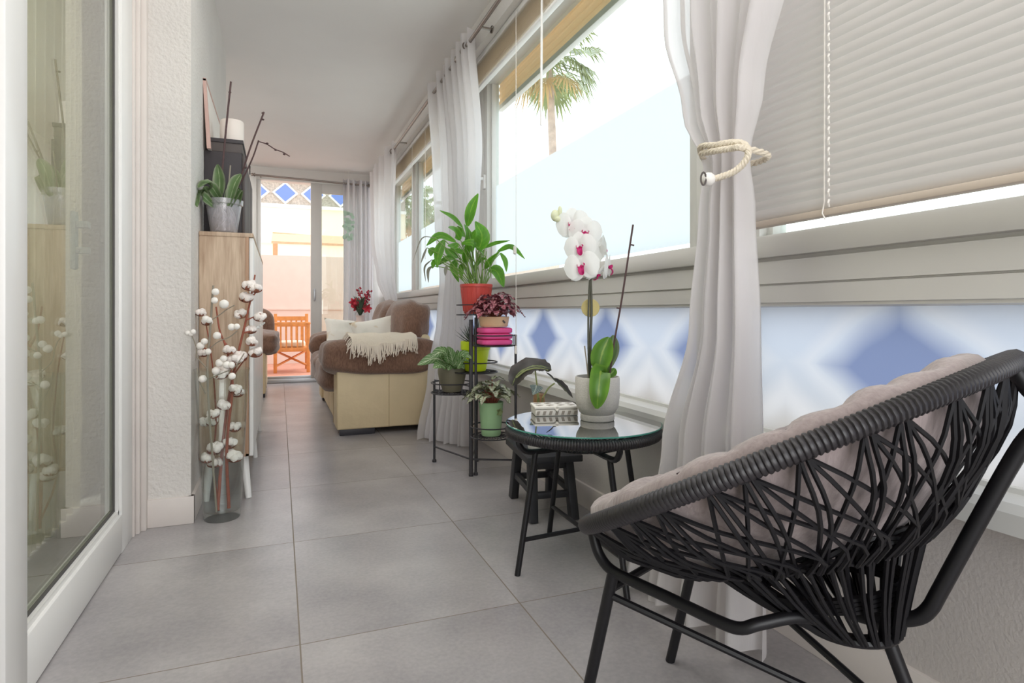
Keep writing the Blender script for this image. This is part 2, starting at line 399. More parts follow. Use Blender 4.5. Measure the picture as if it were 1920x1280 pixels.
    def leaf(s, pts, w, n=9, fold=.25, up=None, shape='lance', wav=0):
        P = cr(pts, n); upv = V(up) if up else V((0, 0, 1)); rows = []
        for i, p in enumerate(P):
            t = (P[min(i+1, n)]-P[max(i-1, 0)]).normalized(); sd = t.cross(upv)
            if sd.length < .05: sd = t.cross(V((.3, -1, .2)))
            sd.normalize(); nr = sd.cross(t); x = i/n
            if shape == 'lance': k = math.sin(PI*min(1, x*.93+.05))**.8*(1-.25*x)
            elif shape == 'oval': k = max(0, math.sin(PI*(x*.97+.02)))**.6
            elif shape == 'heart': k = (max(0, (1-x))**.75)*min(1, .45+x*4)
            elif shape == 'spike': k = (1-x)**.8
            else: k = max(.03, math.sin(PI*x)**.5)
            h = w*.5*max(k, .02); wv = wav*w*math.sin(x*14+i)
            rows.append([s.bm.verts.new(q) for q in (p-sd*h+nr*(fold*h+wv), p-sd*h*.5+nr*fold*h*.4, p.copy(), p+sd*h*.5+nr*fold*h*.4, p+sd*h+nr*(fold*h-wv))])
        for i in range(n):
            for j in range(4):
                fc = s.bm.faces.new((rows[i][j], rows[i][j+1], rows[i+1][j+1], rows[i+1][j]))
                for l, (a, b) in zip(fc.loops, ((i, j), (i, j+1), (i+1, j+1), (i+1, j))): l[s.uv].uv = (b/4, a/n)
        return s
def obj(name, b, m, parent=None, smooth=True, sharp=40, origin=None):
    me = bpy.data.meshes.new(name)
    bmesh.ops.recalc_face_normals(b.bm, faces=b.bm.faces) if len(b.bm.faces) < 200000 else None
    b.bm.to_mesh(me); b.bm.free()
    me.materials.append(M[m] if isinstance(m, str) else m)
    if smooth:
        me.polygons.foreach_set('use_smooth', [True]*len(me.polygons))
        try: me.set_sharp_from_angle(angle=math.radians(sharp))
        except Exception: pass
    o = bpy.data.objects.new(name, me); C.objects.link(o)
    if parent is not None:
        o.parent = parent; o.matrix_parent_inverse = parent.matrix_basis.inverted()
    return o
def tag(o, label, cat, group=None):
    o['label'] = label; o['category'] = cat
    if group: o['group'] = group
    return o
def thing(name, label, cat, loc=(0, 0, 0), group=None):
    o = bpy.data.objects.new(name, None); o.empty_display_size = .1; C.objects.link(o); o.location = loc
    return tag(o, label, cat, group)
def struct(name, b, m, parent=None, smooth=True):
    o = obj(name, b, m, parent, smooth)
    if parent is None: o['kind'] = 'structure'
    return o
def box(lo, hi, bev=0): return B().box(lo, hi, bev)

YB = -1.6   # room runs on behind the camera
YE = 7.45
XW = 1.215
CE = 2.5
# ------------------------------------------------------------------ setting
struct('floor', box((-3.2, YB, -.06), (1.32, YE+.02, 0)), 'floor')
struct('ceiling', box((-3.2, YB, CE), (1.34, YE+.15, CE+.08)), 'ceiling')
struct('wall_right', box((XW, YB, 0), (XW+.10, YE+.1, .445)), 'lower_wall')
b = B().box((XW-.012, YB, 0), (XW+.01, YE, .098), .002)
struct('baseboard_right', b, 'base_tile')
struct('wall_lintel', box((1.055, YB, 2.335), (1.34, YE+.1, CE+.02)), 'white_plaster')
struct('wall_left', box((-.60, 2.645, 0), (-.324, 4.30, CE)), 'left_plaster')
b = B().box((-.62, 2.633, 0), (-.312, 2.66, .108), .003).box((-.335, 2.634, 0), (-.312, 4.31, .108), .003)
struct('baseboard_left', b, 'base_tile')
struct('wall_alcove', box((-1.22, 4.41, 0), (-1.1, YE+.1, CE)), 'white_plaster')
b = B().box((-1.2, YE, 0), (-.31, YE+.14, CE)).box((-.32, YE, 2.395), (1.2, YE+.14, CE)).box((1.13, YE, 0), (1.34, YE+.14, CE))
struct('wall_end', b, 'white_plaster')
# wall above the sliding door and the dim room beyond it
struct('wall_over_door', box((-.62, YB, 2.26), (-.47, 2.66, CE)), 'left_plaster')
b = B().box((-3.2, YB, 0), (-3.1, 4.4, CE)).box((-3.2, 4.3, 0), (-.59, 4.4, CE)).box((-.92, 3.15, 0), (-.82, 4.4, CE)).box((-3.2, YB-.1, 0), (-.5, YB, CE))
struct('wall_inner_room', b, 'dim_wall')

# right window wall -------------------------------------------------
b = B().prism([(1.172, .445), (1.172, .482), (1.185, .497), (1.235, .502), (1.235, .512), (1.30, .512), (1.30, .445)], YB, YE)
struct('trim_1', b, 'upvc')
rail = [(1.232, .842), (1.224, .846), (1.224, .852), (1.219, .854), (1.219, .899), (1.224, .900), (1.224, .903), (1.215, .904), (1.215, .963), (1.228, .964), (1.228, .973), (1.203, .974), (1.200, .980), (1.200, 1.024), (1.206, 1.032), (1.226, 1.036), (1.30, 1.036), (1.30, .842)]
struct('trim_2', B().prism(rail, YB, YE), 'frame_grey')
# upright posts between bays
def post(n, y0, y1, z0=.50, z1=2.34, x0=1.205):
    bb = B().box((x0, y0, z0), (1.30, y1, z1), .003)
    return bb
posts = [(1.33, 1.52), (3.60, 3.74), (6.86, 7.06)]
for i, (y0, y1) in enumerate(posts): struct('trim_%d' % (3+i), post(0, y0, y1), 'upvc')
def sash(name, ya, yb, film=True, handle=None, filmtop=1.61):
    root = bpy.data.objects.new(name, None); C.objects.link(root); root['kind'] = 'structure'
    fw_ = .07
    bb = B().box((1.207, ya, 1.03), (1.285, ya+.035, 2.32), .003).box((1.207, yb-fw_, 1.03), (1.285, yb, 2.32), .003).box((1.207, ya, 2.25), (1.285, yb, 2.335), .003)
    bb.box((1.232, yb-fw_-.022, 1.036), (1.28, yb-fw_, 2.26), .002)
    obj('window_frame', bb, 'upvc', root)
    obj('window_pane', B().box((1.258, ya+.03, 1.03), (1.264, yb-fw_-.01, 2.26)), 'glass', root)
    if film:
        obj('privacy_film', B().grid(lambda u, v: V((1.2565, ya+.047+(yb-fw_-.03-ya-.047)*u, 1.054+(filmtop-1.054)*v)), 4, 4), 'film', root)
    if handle:
        h = B().box((1.192, handle-.016, 1.60), (1.208, handle+.016, 1.69), .004).tube([(1.196, handle, 1.665), (1.165, handle, 1.665), (1.16, handle, 1.65), (1.16, handle, 1.56)], .010, 8)
        obj('window_handle', h, 'white_lacquer', root)
    return root
sash('window_1', 1.52, 3.60, True, 3.565)
sash('window_2', 3.74, 5.70, True)
sash('window_3', 5.78, 6.86, True)
sash('window_4', YB, 1.33, False)
struct('trim_6', post(0, 5.70, 5.78, 1.03), 'upvc')
def lower_pane(n, y0, y1):
    g = B().grid(lambda u, v: V((1.25, y0+(y1-y0)*u, .508+(.846-.508)*v)), 8, 4)
    o = struct(n, g, 'frosted'); return o
lower_pane('window_5', YB, 1.33); lower_pane('window_6', 1.52, 3.60); lower_pane('window_7', 3.74, 6.86)
# outside roller shutters partly lowered
for i, (y0, y1) in enumerate(((1.50, 3.62), (3.74, 6.9))):
    t = thing('roller_shutter', ('beige outside roller shutter lowered a little above the nearer clear window', 'beige outside roller shutter above the farther window, behind the middle curtain')[i], 'shutter', (1.33, (y0+y1)/2, 2.2))
    s = B()
    for k in range(6):
        z = 2.15+k*.045; s.prism([(1.325, z), (1.317, z+.02), (1.325, z+.043), (1.335, z+.043), (1.335, z)], y0, y1)
    obj('slat_curtain', s, 'shutter', t)
    obj('bottom_bar', B().box((1.31, y0, 2.118), (1.345, y1, 2.15), .004), 'white_lacquer', t)

# ------------------------------------------------------------------ venetian blinds
def blind(label, y0, y1, ztop, zbot, x, npitch=.023, tilt=116, stacked=False):
    t = thing('venetian_blind', label, 'blind', (x, (y0+y1)/2, ztop))
    s = B(); w = .030
    n = int((ztop-.03-zbot)/npitch)
    for k in range(n):
        z = zbot+.012+k*npitch; a = math.radians(tilt); prof = []
        for j in range(5):
            q = j/4-.5; cv = .0046*(1-(2*q)**2)
            prof.append((x+q*w*math.cos(a)+cv*math.sin(a)*-1, z+q*w*math.sin(a)+cv*math.cos(a)))
        def f(u, v, prof=prof):
            i = v*4; j = int(round(i)); return V((prof[j][0], y0+(y1-y0)*u, prof[j][1]))
        s.grid(f, 3, 4)
    obj('slats', s, 'blind_stack' if stacked else 'blind', t)
    obj('bottom_rail', B().box((x-.014, y0, zbot-.018), (x+.014, y1, zbot-.002), .003), 'blind_rail' if not stacked else 'white_lacquer', t)
    obj('headrail', B().box((x-.018, y0, ztop-.03), (x+.018, y1, ztop), .002), 'white_lacquer', t)
    return t
bt = blind('closed white venetian blind filling the large window at the right', YB+.1, 1.232, 2.33, 1.062, 1.150)
for yy in (.978, .1):
    l = B()
    l.tube([(1.136, yy+.012, 2.32), (1.134, yy+.012, 1.075), (1.132, yy+.016, 1.05), (1.134, yy+.010, 1.036)], .0016, 5)
    for k in range(54):
        z = 1.07+k*.023; l.tube([(1.134, yy, z-.008), (1.128, yy-.003, z), (1.134, yy, z+.008)], .0022, 5)
    obj('ladder_cord', l, 'cordw', bt)
b1 = blind('raised venetian blind stacked up above the clear window with the palm', 1.40, 3.63, 2.33, 2.165, 1.110, .0095, 20, True)
obj('tilt_wand', B().tube([(1.085, 2.42, 2.30), (1.08, 2.42, 1.655)], .0055, 8), 'white_lacquer', b1)
obj('pull_cord', B().tube([(1.08, 2.72, 2.3), (1.08, 2.72, .64)], .0016, 5).lathe([(.0, 1.11), (.009, 1.115), (.008, 1.15), (0, 1.155)], (1.08, 2.735, 0), 10).lathe([(.0, .62), (.007, .625), (.006, .66), (0, .665)], (1.08, 2.72, 0), 10), 'cordw', b1)
b2 = blind('raised venetian blind stacked up above the farther window near the middle curtain', 3.78, 6.8, 2.33, 2.165, 1.110, .0095, 20, True)
for yy in (4.7, 5.2, 6.3): obj('pull_cord', B().tube([(1.085, yy, 2.3), (1.085, yy, 1.25)], .002, 5), 'cordw', b2)

# ------------------------------------------------------------------ curtain rods
def rod(label, a, b_, ends=True):
    a, b_ = V(a), V(b_)
    t = thing('curtain_rod', label, 'curtain rod', a)
    obj('rod', B().tube([a, b_], .011, 10), 'steel', t)
    for e, d in ((a, (a-b_).normalized()), (b_, (b_-a).normalized())):
        q = d.to_track_quat('Z', 'Y').to_matrix()
        obj('finial', B().lathe([(.0, -.012), (.019, -.010), (.019, .004), (.012, .008), (.017, .02), (.012, .034), (0, .038)], e, 14, q), 'steel', t)
    return t
r1 = rod('steel curtain rod over the two nearer windows', (.985, -.6, 2.33), (.985, 3.30, 2.33))
for y in (.4, 1.75, 3.0): obj('bracket', B().tube([(.985, y, 2.33), (1.057, y, 2.33)], .008, 8).lathe([(.02, 0), (.02, .006), (0, .006)], (1.05, y, 2.33), 12, V((1, 0, 0)).to_track_quat('Z', 'Y').to_matrix()), 'steel', r1)
r2 = rod('steel curtain rod over the farther window behind the middle curtain', (.985, 3.42, 2.33), (.985, 5.72, 2.33))
for y in (4.1, 5.3): obj('bracket', B().tube([(.985, y, 2.33), (1.057, y, 2.33)], .008, 8), 'steel', r2)
r3 = rod('steel curtain rod across the terrace door at the far end', (-.265, 7.335, 2.375), (1.005, 7.335, 2.345))
for x in (-.2, .95): obj('bracket', B().tube([(x, 7.335, 2.37 if x < 0 else 2.346), (x, YE, 2.37 if x < 0 else 2.346)], .008, 8), 'steel', r3)

# ------------------------------------------------------------------ curtains
def lerp(a, b, t): return a+(b-a)*t
def curtain(name, label, keys, pleats, m, nz=60, ring=None, seed=0, group=None):
    "keys: (z, (xa,ya), (xb,yb), pleat amplitude) from top to bottom"
    zs = [k[0] for k in keys]
    def ev(z):
        for k0, k1 in zip(keys, keys[1:]):
            if k1[0] <= z <= k0[0]:
                t = (k0[0]-z)/(k0[0]-k1[0]); t = t*t*(3-2*t)
                return [lerp(k0[1][0], k1[1][0], t), lerp(k0[1][1], k1[1][1], t), lerp(k0[2][0], k1[2][0], t), lerp(k0[2][1], k1[2][1], t), lerp(k0[3], k1[3], t)]
        return None
    rnd = random.Random(seed); ph = [rnd.uniform(0, 6) for _ in range(6)]
    def f(u, v):
        z = lerp(zs[0], zs[-1], v); xa, ya, xb, yb, am = ev(max(min(z, zs[0]), zs[-1]))
        dx, dy = xb-xa, yb-ya; L = math.hypot(dx, dy) or 1; nx, ny = -dy/L, dx/L
        uu = u+.012*math.sin(9*u+ph[0]+2*v)
        o = am*(math.sin(2*PI*pleats*uu+ph[1]+.5*math.sin(3*v+ph[4]))+.45*math.sin(2*PI*pleats*.53*uu+ph[2]+1.2*v)+.15*math.sin(2*PI*pleats*2.1*uu+ph[3]))
        return V((xa+dx*u+nx*o, ya+dy*u+ny*o, z+ (.012*math.sin(2*PI*pleats*uu*.5+ph[5]) if v == 1 else 0)))
    bb = B().grid(f, pleats*10, nz)
    t = thing(name, label, 'curtain', (keys[-1][1][0], keys[-1][1][1], 0), group)
    obj('drape', bb, m, t, sharp=180)
    if ring:
        for (x, y, z, nrm) in ring:
            q = V(nrm).to_track_quat('Z', 'Y').to_matrix()
            bb = B().tube([V((x, y, z))+q @ V((.021*math.cos(k*PI/10), .021*math.sin(k*PI/10), 0)) for k in range(20)], .005, 6, True)
            obj('grommet', bb, 'steel', t)
    return t
curtain('tied_curtain', 'white sheer curtain tied with a rope between window and closed blind', [
    (2.40, (1.0, 1.50), (1.0, .93), .028), (1.61, (1.02, 1.405), (1.02, 1.0), .026), (1.36, (1.03, 1.335), (1.03, 1.085), .022), (1.20, (1.035, 1.262), (1.035, 1.128), .015), (1.08, (1.035, 1.275), (1.035, 1.115), .020),
    (.80, (1.035, 1.305), (1.035, 1.10), .024), (.46, (1.03, 1.41), (1.04, 1.10), .030), (.012, (1.0, 1.53), (1.04, 1.09), .040)], 7, 'sheer', seed=3)
curtain('tied_curtain', 'white curtain hanging between the two windows behind the plant stand', [
    (2.40, (1.0, 4.05), (1.0, 3.16), .040), (1.75, (1.03, 4.05), (1.05, 3.18), .036), (1.45, (1.03, 4.02), (1.06, 3.24), .03), (1.05, (1.02, 3.85), (1.05, 3.36), .028), (.80, (1.0, 3.84), (1.06, 3.36), .030),
    (.40, (.945, 3.86), (1.08, 3.40), .032), (.012, (.87, 3.84), (1.09, 3.44), .036)], 8, 'sheer', seed=5, ring=[(.985, 3.24, 2.33, (0, 1, 0))])
curtain('tied_curtain', 'white curtain gathered behind the far end of the sofa', [
    (2.40, (.985, 7.0), (.985, 5.50), .035), (1.6, (.99, 6.95), (.99, 5.65), .030), (1.2, (1.03, 6.8), (1.03, 5.85), .025), (.90, (1.09, 6.55), (1.09, 6.02), .02), (.75, (1.11, 6.6), (1.11, 6.0), .022), (.012, (1.12, 6.75), (1.12, 5.95), .028)], 8, 'sheer', seed=8,
    ring=[(.985, 5.62, 2.33, (0, 1, 0))])
curtain('grey_curtain', 'light grey curtain beside the sliding terrace door', [
    (2.40, (.70, 7.335), (1.04, 7.335), .035), (1.2, (.71, 7.335), (1.05, 7.335), .034), (.012, (.70, 7.335), (1.07, 7.335), .036)], 5, 'grey_curtain', seed=2)
curtain('sheer_curtain', 'beige ribbed sheer curtain behind the sliding glass door', [
    (2.22, (-.80, 3.05), (-.80, .6), .016), (1.1, (-.80, 3.05), (-.80, .6), .016), (.012, (-.80, 3.05), (-.80, .6), .016)], 60, 'beige_sheer', nz=12, seed=4)
def rope_tie(label, c, rx, ry, zl, zr, ball, r=.0085):
    t = thing('curtain_tieback', label, 'tieback', c)
    path = []
    for k in range(25):
        a = PI*.72+k/24*(2*PI*.98); x = c[0]+rx*math.cos(a); y = c[1]+ry*math.sin(a)
        path.append(V((x, y, c[2])))
    return t, path
# nearer tieback: rope looped round the gathered sheer, ball hanging at the front left
t = thing('curtain_tieback', 'twisted cream rope tieback with round bead on the foreground curtain', 'tieback', (1.03, 1.18, 1.2))
path = cr([at(1324, 337, 1.40), at(1350, 332, 1.385), at(1382, 318, 1.37), at(1402, 293, 1.36), at(1397, 272, 1.37), at(1375, 267, 1.385), at(1342, 272, 1.42), at(1313, 278, 1.49), V((1.07, 1.285, 1.215)), V((1.10, 1.18, 1.20)), V((1.08, 1.10, 1.20)), at(1392, 277, 1.365), at(1372, 278, 1.38), at(1342, 283, 1.415), at(1314, 288, 1.48)], 160)
rb = B()
for ph in (0, 2*PI/3, 4*PI/3):
    pp = []
    for i, p in enumerate(path):
        tg = (path[min(i+1, 160)]-path[max(i-1, 0)]).normalized(); sx = tg.cross(V((0, 0, 1)));
        if sx.length < .1: sx = tg.cross(V((1, 0, 0)))
        sx.normalize(); uy = sx.cross(tg); a = i*.9+ph; pp.append(p+(sx*math.cos(a)+uy*math.sin(a))*.0042)
    rb.tube(pp, .0043, 6)
obj('rope', rb, 'rope', t)
obj('bead', B().ball(at(1328, 336, 1.385), .0165, 2, (1, 1, 1)), 'white_wood', t)
obj('bead_band', B().tube([at(1319+5*math.cos(a*PI/8), 335+12*math.sin(a*PI/8), 1.374) for a in range(16)], .0022, 5, True), 'dark_box', t)
for lab, c, ry, rx in (('cream rope tieback round the gathered far curtain', (1.10, 6.28, .90), .28, .03),):
    t = obj('curtain_tieback', B().tube([(c[0]+rx*math.cos(k*PI/12), c[1]+ry*math.sin(k*PI/12), c[2]+.01*math.sin(k*PI/6)) for k in range(24)], .014, 8, True), 'rope'); tag(t, lab, 'tieback')

# ------------------------------------------------------------------ left sliding door
d2 = bpy.data.objects.new('door_2', None); C.objects.link(d2); d2['kind'] = 'structure'
fb = B().box((-.553, 2.395, .0), (-.503, 2.548, 2.26), .004).box((-.553, 1.46, 0), (-.503, 1.572, 2.26), .004).box((-.553, 1.57, 0.005), (-.503, 2.40, .135), .004).box((-.553, 1.57, 2.15), (-.503, 2.40, 2.26), .004)
fb.box((-.545, 1.565, .13), (-.512, 1.585, 2.16)).box((-.545, 2.385, .13), (-.512, 2.40, 2.16)).box((-.545, 1.57, .13), (-.512, 2.4, .15))
obj('door_frame', fb, 'white_lacquer', d2)
obj('door_pane', B().box((-.535, 1.575, .14), (-.529, 2.395, 2.155)), 'door_glass', d2)
obj('seal', B().box((-.528, 2.378, .15), (-.522, 2.386, 2.15)).box((-.528, 1.585, .15), (-.522, 2.386, .157)), 'dark_gap', d2)
obj('door_handle', B().box((-.585, 2.2, 1.01), (-.553, 2.235, 1.03), .003).box((-.60, 2.2, .96), (-.585, 2.235, 1.14), .005).box((-.585, 2.2, 1.09), (-.553, 2.235, 1.11), .003), 'white_lacquer', d2)
jb = B().box((-.60, 2.552, 0), (-.497, 2.575, 2.27), .003).box((-.60, 2.580, 0), (-.486, 2.603, 2.27), .003).box((-.60, 2.608, 0), (-.470, 2.646, 2.27), .003)
struct('trim_7', jb, 'base_tile')
struct('trim_8', box((-.60, 2.54, 0), (-.52, 2.64, 2.27)), 'dark_gap')
fb = B().box((-.60, 1.30, 0), (-.556, 1.455, 2.26), .004).box((-.60, YB, 0), (-.556, 1.30, .12), .004).box((-.60, YB, 2.15), (-.556, 1.3, 2.26), .004)
d3 = struct('door_3', fb, 'white_lacquer')
obj('door_pane', B().box((-.582, YB, .12), (-.576, 1.31, 2.16)), 'door_glass', d3)

# ------------------------------------------------------------------ terrace door at the far end
d1 = bpy.data.objects.new('door_1', None); C.objects.link(d1); d1['kind'] = 'structure'
fb = B().box((-.31, YE-.03, 0), (-.245, YE+.12, 2.395), .004).box((-.245, YE+.01, 0), (-.20, YE+.10, 2.395), .004).box((-.25, YE-.02, 2.35), (1.13, YE+.12, 2.395), .004).box((1.07, YE-.02, 0), (1.14, YE+.12, 2.395), .004)
obj('door_frame', fb, 'upvc', d1)
fb = B().box((.345, YE, .03), (.47, YE+.05, 2.36), .004).box((.47, YE, .03), (1.10, YE+.05, .12), .004).box((.47, YE, 2.24), (1.10, YE+.05, 2.36), .004).box((1.0, YE, .03), (1.1, YE+.05, 2.36), .004)
obj('sliding_sash', fb, 'frame_grey', d1)
obj('door_pane', box((.46, YE+.02, .1), (1.02, YE+.026, 2.25)), glass_mat('terrace_glass', (240, 247, 243), 1.2), d1)
obj('door_handle', B().box((.375, YE-.018, .96), (.395, YE, 1.10), .004), 'aluminium', d1)
struct('trim_9', B().box((-.24, YE-.03, 0), (1.1, YE+.16, .045), .004).box((-.24, YE+.02, .04), (1.1, YE+.05, .075), .003), 'aluminium')

# ------------------------------------------------------------------ outside
struct('terrace_floor', box((-3, YE+.14, -.08), (3.4, 10.4, -.01)), 'terracotta')
pw = B().box((-3, 10.35, -.1), (5, 10.6, 1.74)).box((-3, 10.33, .86), (5, 10.36, .885))
struct('terrace_wall', pw, 'peach_wall')
struct('ground', B().box((-60, 10.6, -3.2), (120, 160, -3)).box((1.4, -40, -3.2), (120, 10.6, -3)), 'outside_ground')
nb = thing('neighbour_house', 'cream house beyond the terrace with blue diamond balustrade', 'building', (1.5, 15, -3))
obj('wall', box((-6, 15.2, -3), (3, 15.6, 3.38)), 'cream_wall', nb)
obj('cornice', B().box((-6, 15.05, 2.45), (3, 15.25, 2.50)).box((-6, 15.1, 3.30), (3, 15.3, 3.37)).box((-6, 15.1, 3.94), (3, 15.3, 4.0)), 'white_tile', nb)
rel = B().box((-6, 15.25, 3.36), (3, 15.4, 3.96)); obj('balustrade_panel', rel, 'grey_relief', nb)
x0 = atY(535, 360, 15.2).x
for k in range(-2, 5):
    x = x0+k*.635; w = B(); z = 3.655
    w.prism([(x-.29, z), (x, z-.27), (x+.29, z), (x, z+.27)], 15.19, 15.26, 'Y'); o = obj('diamond_rim', w, 'white_tile', nb, False)
    obj('blue_diamond', B().prism([(x-.23, z), (x, z-.21), (x+.23, z), (x, z+.21)], 15.17, 15.2, 'Y'), 'blue_tile', o, False)
rf = thing('lean_to_roof', 'sloping orange tiled lean-to roof above the terrace wall', 'roof', (1, 12, 2))
a = atY(511, 440, 12.6); c = atY(660, 468, 12.6)
obj('roof_slope', B().prism([(10.62, a.z-.38), (12.6, a.z), (12.6, a.z+.03), (10.62, a.z-.34)], a.x, 4.5, 'X'), 'roof', rf)
obj('roof_edge', B().beam((a.x, 12.62, a.z+.02), (4.5, 12.62, a.z-.15), .06, .07), 'roof', rf)
obj('post', B().beam((a.x+.05, 12.6, -1), (a.x+.05, 12.6, a.z), .09), 'roof', rf)
lw = B().box((-1.6, YE+.14, -.1), (-.33, 9.2, 3.2))
struct('wall_terrace_left', lw, 'white_plaster')

def palm(label, base, h, cr_, seed, tr=.2):
    rnd = random.Random(seed); t = thing('palm_tree', label, 'palm tree', base); base = V(base)
    top = base+V((.3*rnd.uniform(-1, 1), .3, h)); bb = B(); pts = cr([base, base.lerp(top, .5)+V((.15, 0, 0)), top], 14)
    bb.tube(pts, [tr*(1.15-.25*i/14)*(1+.05*(i % 2)) for i in range(15)], 10); obj('trunk', bb, 'palm_trunk', t)
    G, Dy = B(), B()
    for k in range(60):
        az = rnd.uniform(0, 2*PI); el = rnd.uniform(-1.25, 1.1); tgt = G if el > -.75 or rnd.random() < .6 else Dy
        L = cr_*rnd.uniform(.45, .75); d = V((math.cos(az)*math.cos(el), math.sin(az)*math.cos(el), math.sin(el))); o = top+V((0, 0, .15*cr_*rnd.uniform(-1, 1)))
        e = o+d*L; tgt.tube([o, e], [.03, .02], 4)
        sd = d.cross(V((0, 0, 1))); sd = sd.normalized() if sd.length > .1 else V((1, 0, 0)); n = sd.cross(d)
        for j in range(13):
            an = (j/12-.5)*2.7; dd = (d*math.cos(an)+sd*math.sin(an)).normalized(); ll = cr_*.48*(.75+.25*math.cos(an))*rnd.uniform(.85, 1.1)
            q1 = e+dd*ll*.6+n*.02; q2 = e+dd*ll+V((0, 0, -ll*.42*rnd.uniform(.5, 1.3))); w = sd*.0+dd.cross(n).normalized()*ll*.055
            vs = [tgt.bm.verts.new(x) for x in (e, q1-w, q2, q1+w)]; tgt.bm.faces.new(vs)
    obj('crown', G, 'palm_green', t); obj('dry_fronds', Dy, 'palm_dry', t)
    return t
def palm_at(label, px, pyc, d, cr_, seed):
    p = at(px, pyc, d); return palm(label, (p.x, p.y, -3), p.z+3, cr_, seed)
palm_at('tall palm tree seen through the clear window beside the curtain', 1040, 105, 30, 2.7, 4)
palm_at('distant palm seen low through the farther window, left of the window post', 768, 398, 62, 2.9, 9)
palm_at('distant palm seen low through the farther window, right of the window post', 803, 388, 74, 2.6, 12)

# ------------------------------------------------------------------ oak cabinet and what stands on it
t = thing('cabinet', 'long oak cabinet with white doors and splayed white legs along the left wall', 'cabinet', (-.22, 3.7, 0))
x0, x1, y0, y1, z0, z1 = -.322, -.126, 2.88, 4.55, .192, 1.158
obj('side_panel', B().box((x0, y0, z0), (x1, y0+.018, z1), .001), 'oak', t)
obj('side_panel', B().box((x0, y1-.018, z0), (x1, y1, z1), .001), 'oak', t)
obj('edge_strip', B().box((x1-.014, y0-.002, z0), (x1+.0, y0+.018, z1), .001).box((x0, y0-.002, z0), (x1, y0+.01, z0+.012), .001), 'oak_edge', t)
obj('top_board', B().box((x0, y0-.003, z1), (x1+.018, y1, z1+.018), .001), 'oak', t)
obj('bottom_board', B().box((x0, y0+.018, z0), (x1, y1-.018, z0+.018)), 'oak', t)
obj('back_board', B().box((x0, y0+.018, z0+.018), (x0+.006, y1-.018, z1)), 'oak', t)
for k in range(4):
    ya = y0+.004+k*(y1-y0)/4; yb = ya+(y1-y0)/4-.004
    dd = obj('door', B().box((x1+.001, ya, z0), (x1+.018, yb, z1-.002), .002), 'white_lacquer', t)
    obj('knob', B().ball((x1+.026, yb-.03, .75), .008, 1), 'white_lacquer', dd)
for (lx, ly, dx, dy) in ((-.150, 2.94, .022, -.03), (-.150, 3.70, .022, 0), (-.150, 4.48, .022, .03), (-.285, 2.95, -.015, -.03), (-.285, 4.48, -.015, .03)):
    obj('leg', B().tube([(lx, ly, z0), (lx+dx, ly+dy, 0)], [.019, .013], 14), 'white_lacquer', t)

# black storage unit, drawer box, candle, picture
zt = 1.176
t = thing('storage_tower', 'black storage tower standing on the oak cabinet behind the orchid pot', 'storage unit', (-.24, 3.5, zt))
obj('case', B().box((-.322, 3.07, zt), (-.165, 3.92, 1.572), .002), 'black_box', t)
for k in range(3):
    obj('door', B().box((-.164, 3.08+k*.28, zt+.01), (-.152, 3.08+k*.28+.27, 1.565), .002), 'dark_box', t)
t = thing('drawer_box', 'dark lidded box lying on top of the black storage tower', 'box', (-.23, 3.1, 1.573))
obj('body', B().box((-.294, 3.075, 1.573), (-.162, 3.40, 1.622), .002), 'dark_box', t)
obj('lid', B().box((-.298, 3.070, 1.616), (-.158, 3.404, 1.634), .002), 'black_box', t)
t = thing('candle', 'thick white pillar candle on the dark lidded box', 'candle', (-.215, 3.2, 1.634))
p = (-.212, 3.16, 0)
obj('wax', B().lathe([(0, 1.634), (.052, 1.634), (.053, 1.64), (.053, 1.736), (.050, 1.742), (.030, 1.738), (0, 1.735)], p, 28), 'candle', t)
obj('wick', B().tube([(p[0], p[1], 1.734), (p[0]+.002, p[1], 1.75)], .0015, 5), 'dark_box', t)
t = thing('picture', 'pale canvas picture leaning against the left wall above the dark box', 'picture', (-.3, 3.5, 1.573))
def lean(b, xa):  # board leaning against the wall
    return b
obj('canvas', B().prism([(-.305, 1.573), (-.323, 1.885), (-.313, 1.885), (-.293, 1.573)], 3.055, 4.05, 'Y'), 'canvas', t)
obj('picture_frame', B().prism([(-.308, 1.573), (-.325, 1.888), (-.312, 1.888), (-.291, 1.573)], 3.035, 3.055, 'Y').prism([(-.324, 1.880), (-.324, 1.892), (-.311, 1.892), (-.311, 1.880)], 3.035, 4.06, 'Y'), 'frame_cream', t)

# faded orchid in clear pot
t = thing('potted_orchid', 'orchid without flowers in a clear plastic pot on the oak cabinet', 'potted plant', (-.236, 2.965, zt))
pc = V((-.232, 2.965, zt))
obj('pot', B().lathe([(0, .002), (.050, .002), (.054, .006), (.072, .128), (.078, .130), (.080, .152), (.076, .152), (.074, .134), (.068, .130), (.050, .010), (0, .01)], pc, 32), 'clear_plastic', t)
rt = B()
for k in range(30):
    a = random.uniform(0, 6.28); r = random.uniform(.01, .048); p0 = pc+V((r*math.cos(a), r*math.sin(a), .015)); a2 = a+random.uniform(-1.5, 1.5)
    rt.tube(cr([p0, pc+V((.045*math.cos(a2), .045*math.sin(a2), .07)), pc+V((.03*math.cos(a), .03*math.sin(a), .128))], 8), .0035, 5)
obj('roots', rt, mat('orchid_root', (196, 190, 186), .8, var=.15, vscale=40), t)
obj('bark', B().blob(pc+V((0, 0, .055)), (.085, .085, .10), 2.6, 3, wob=.01, wf=12), mat('orchid_bark', (164, 152, 148), .9, var=.3, vscale=50), t)
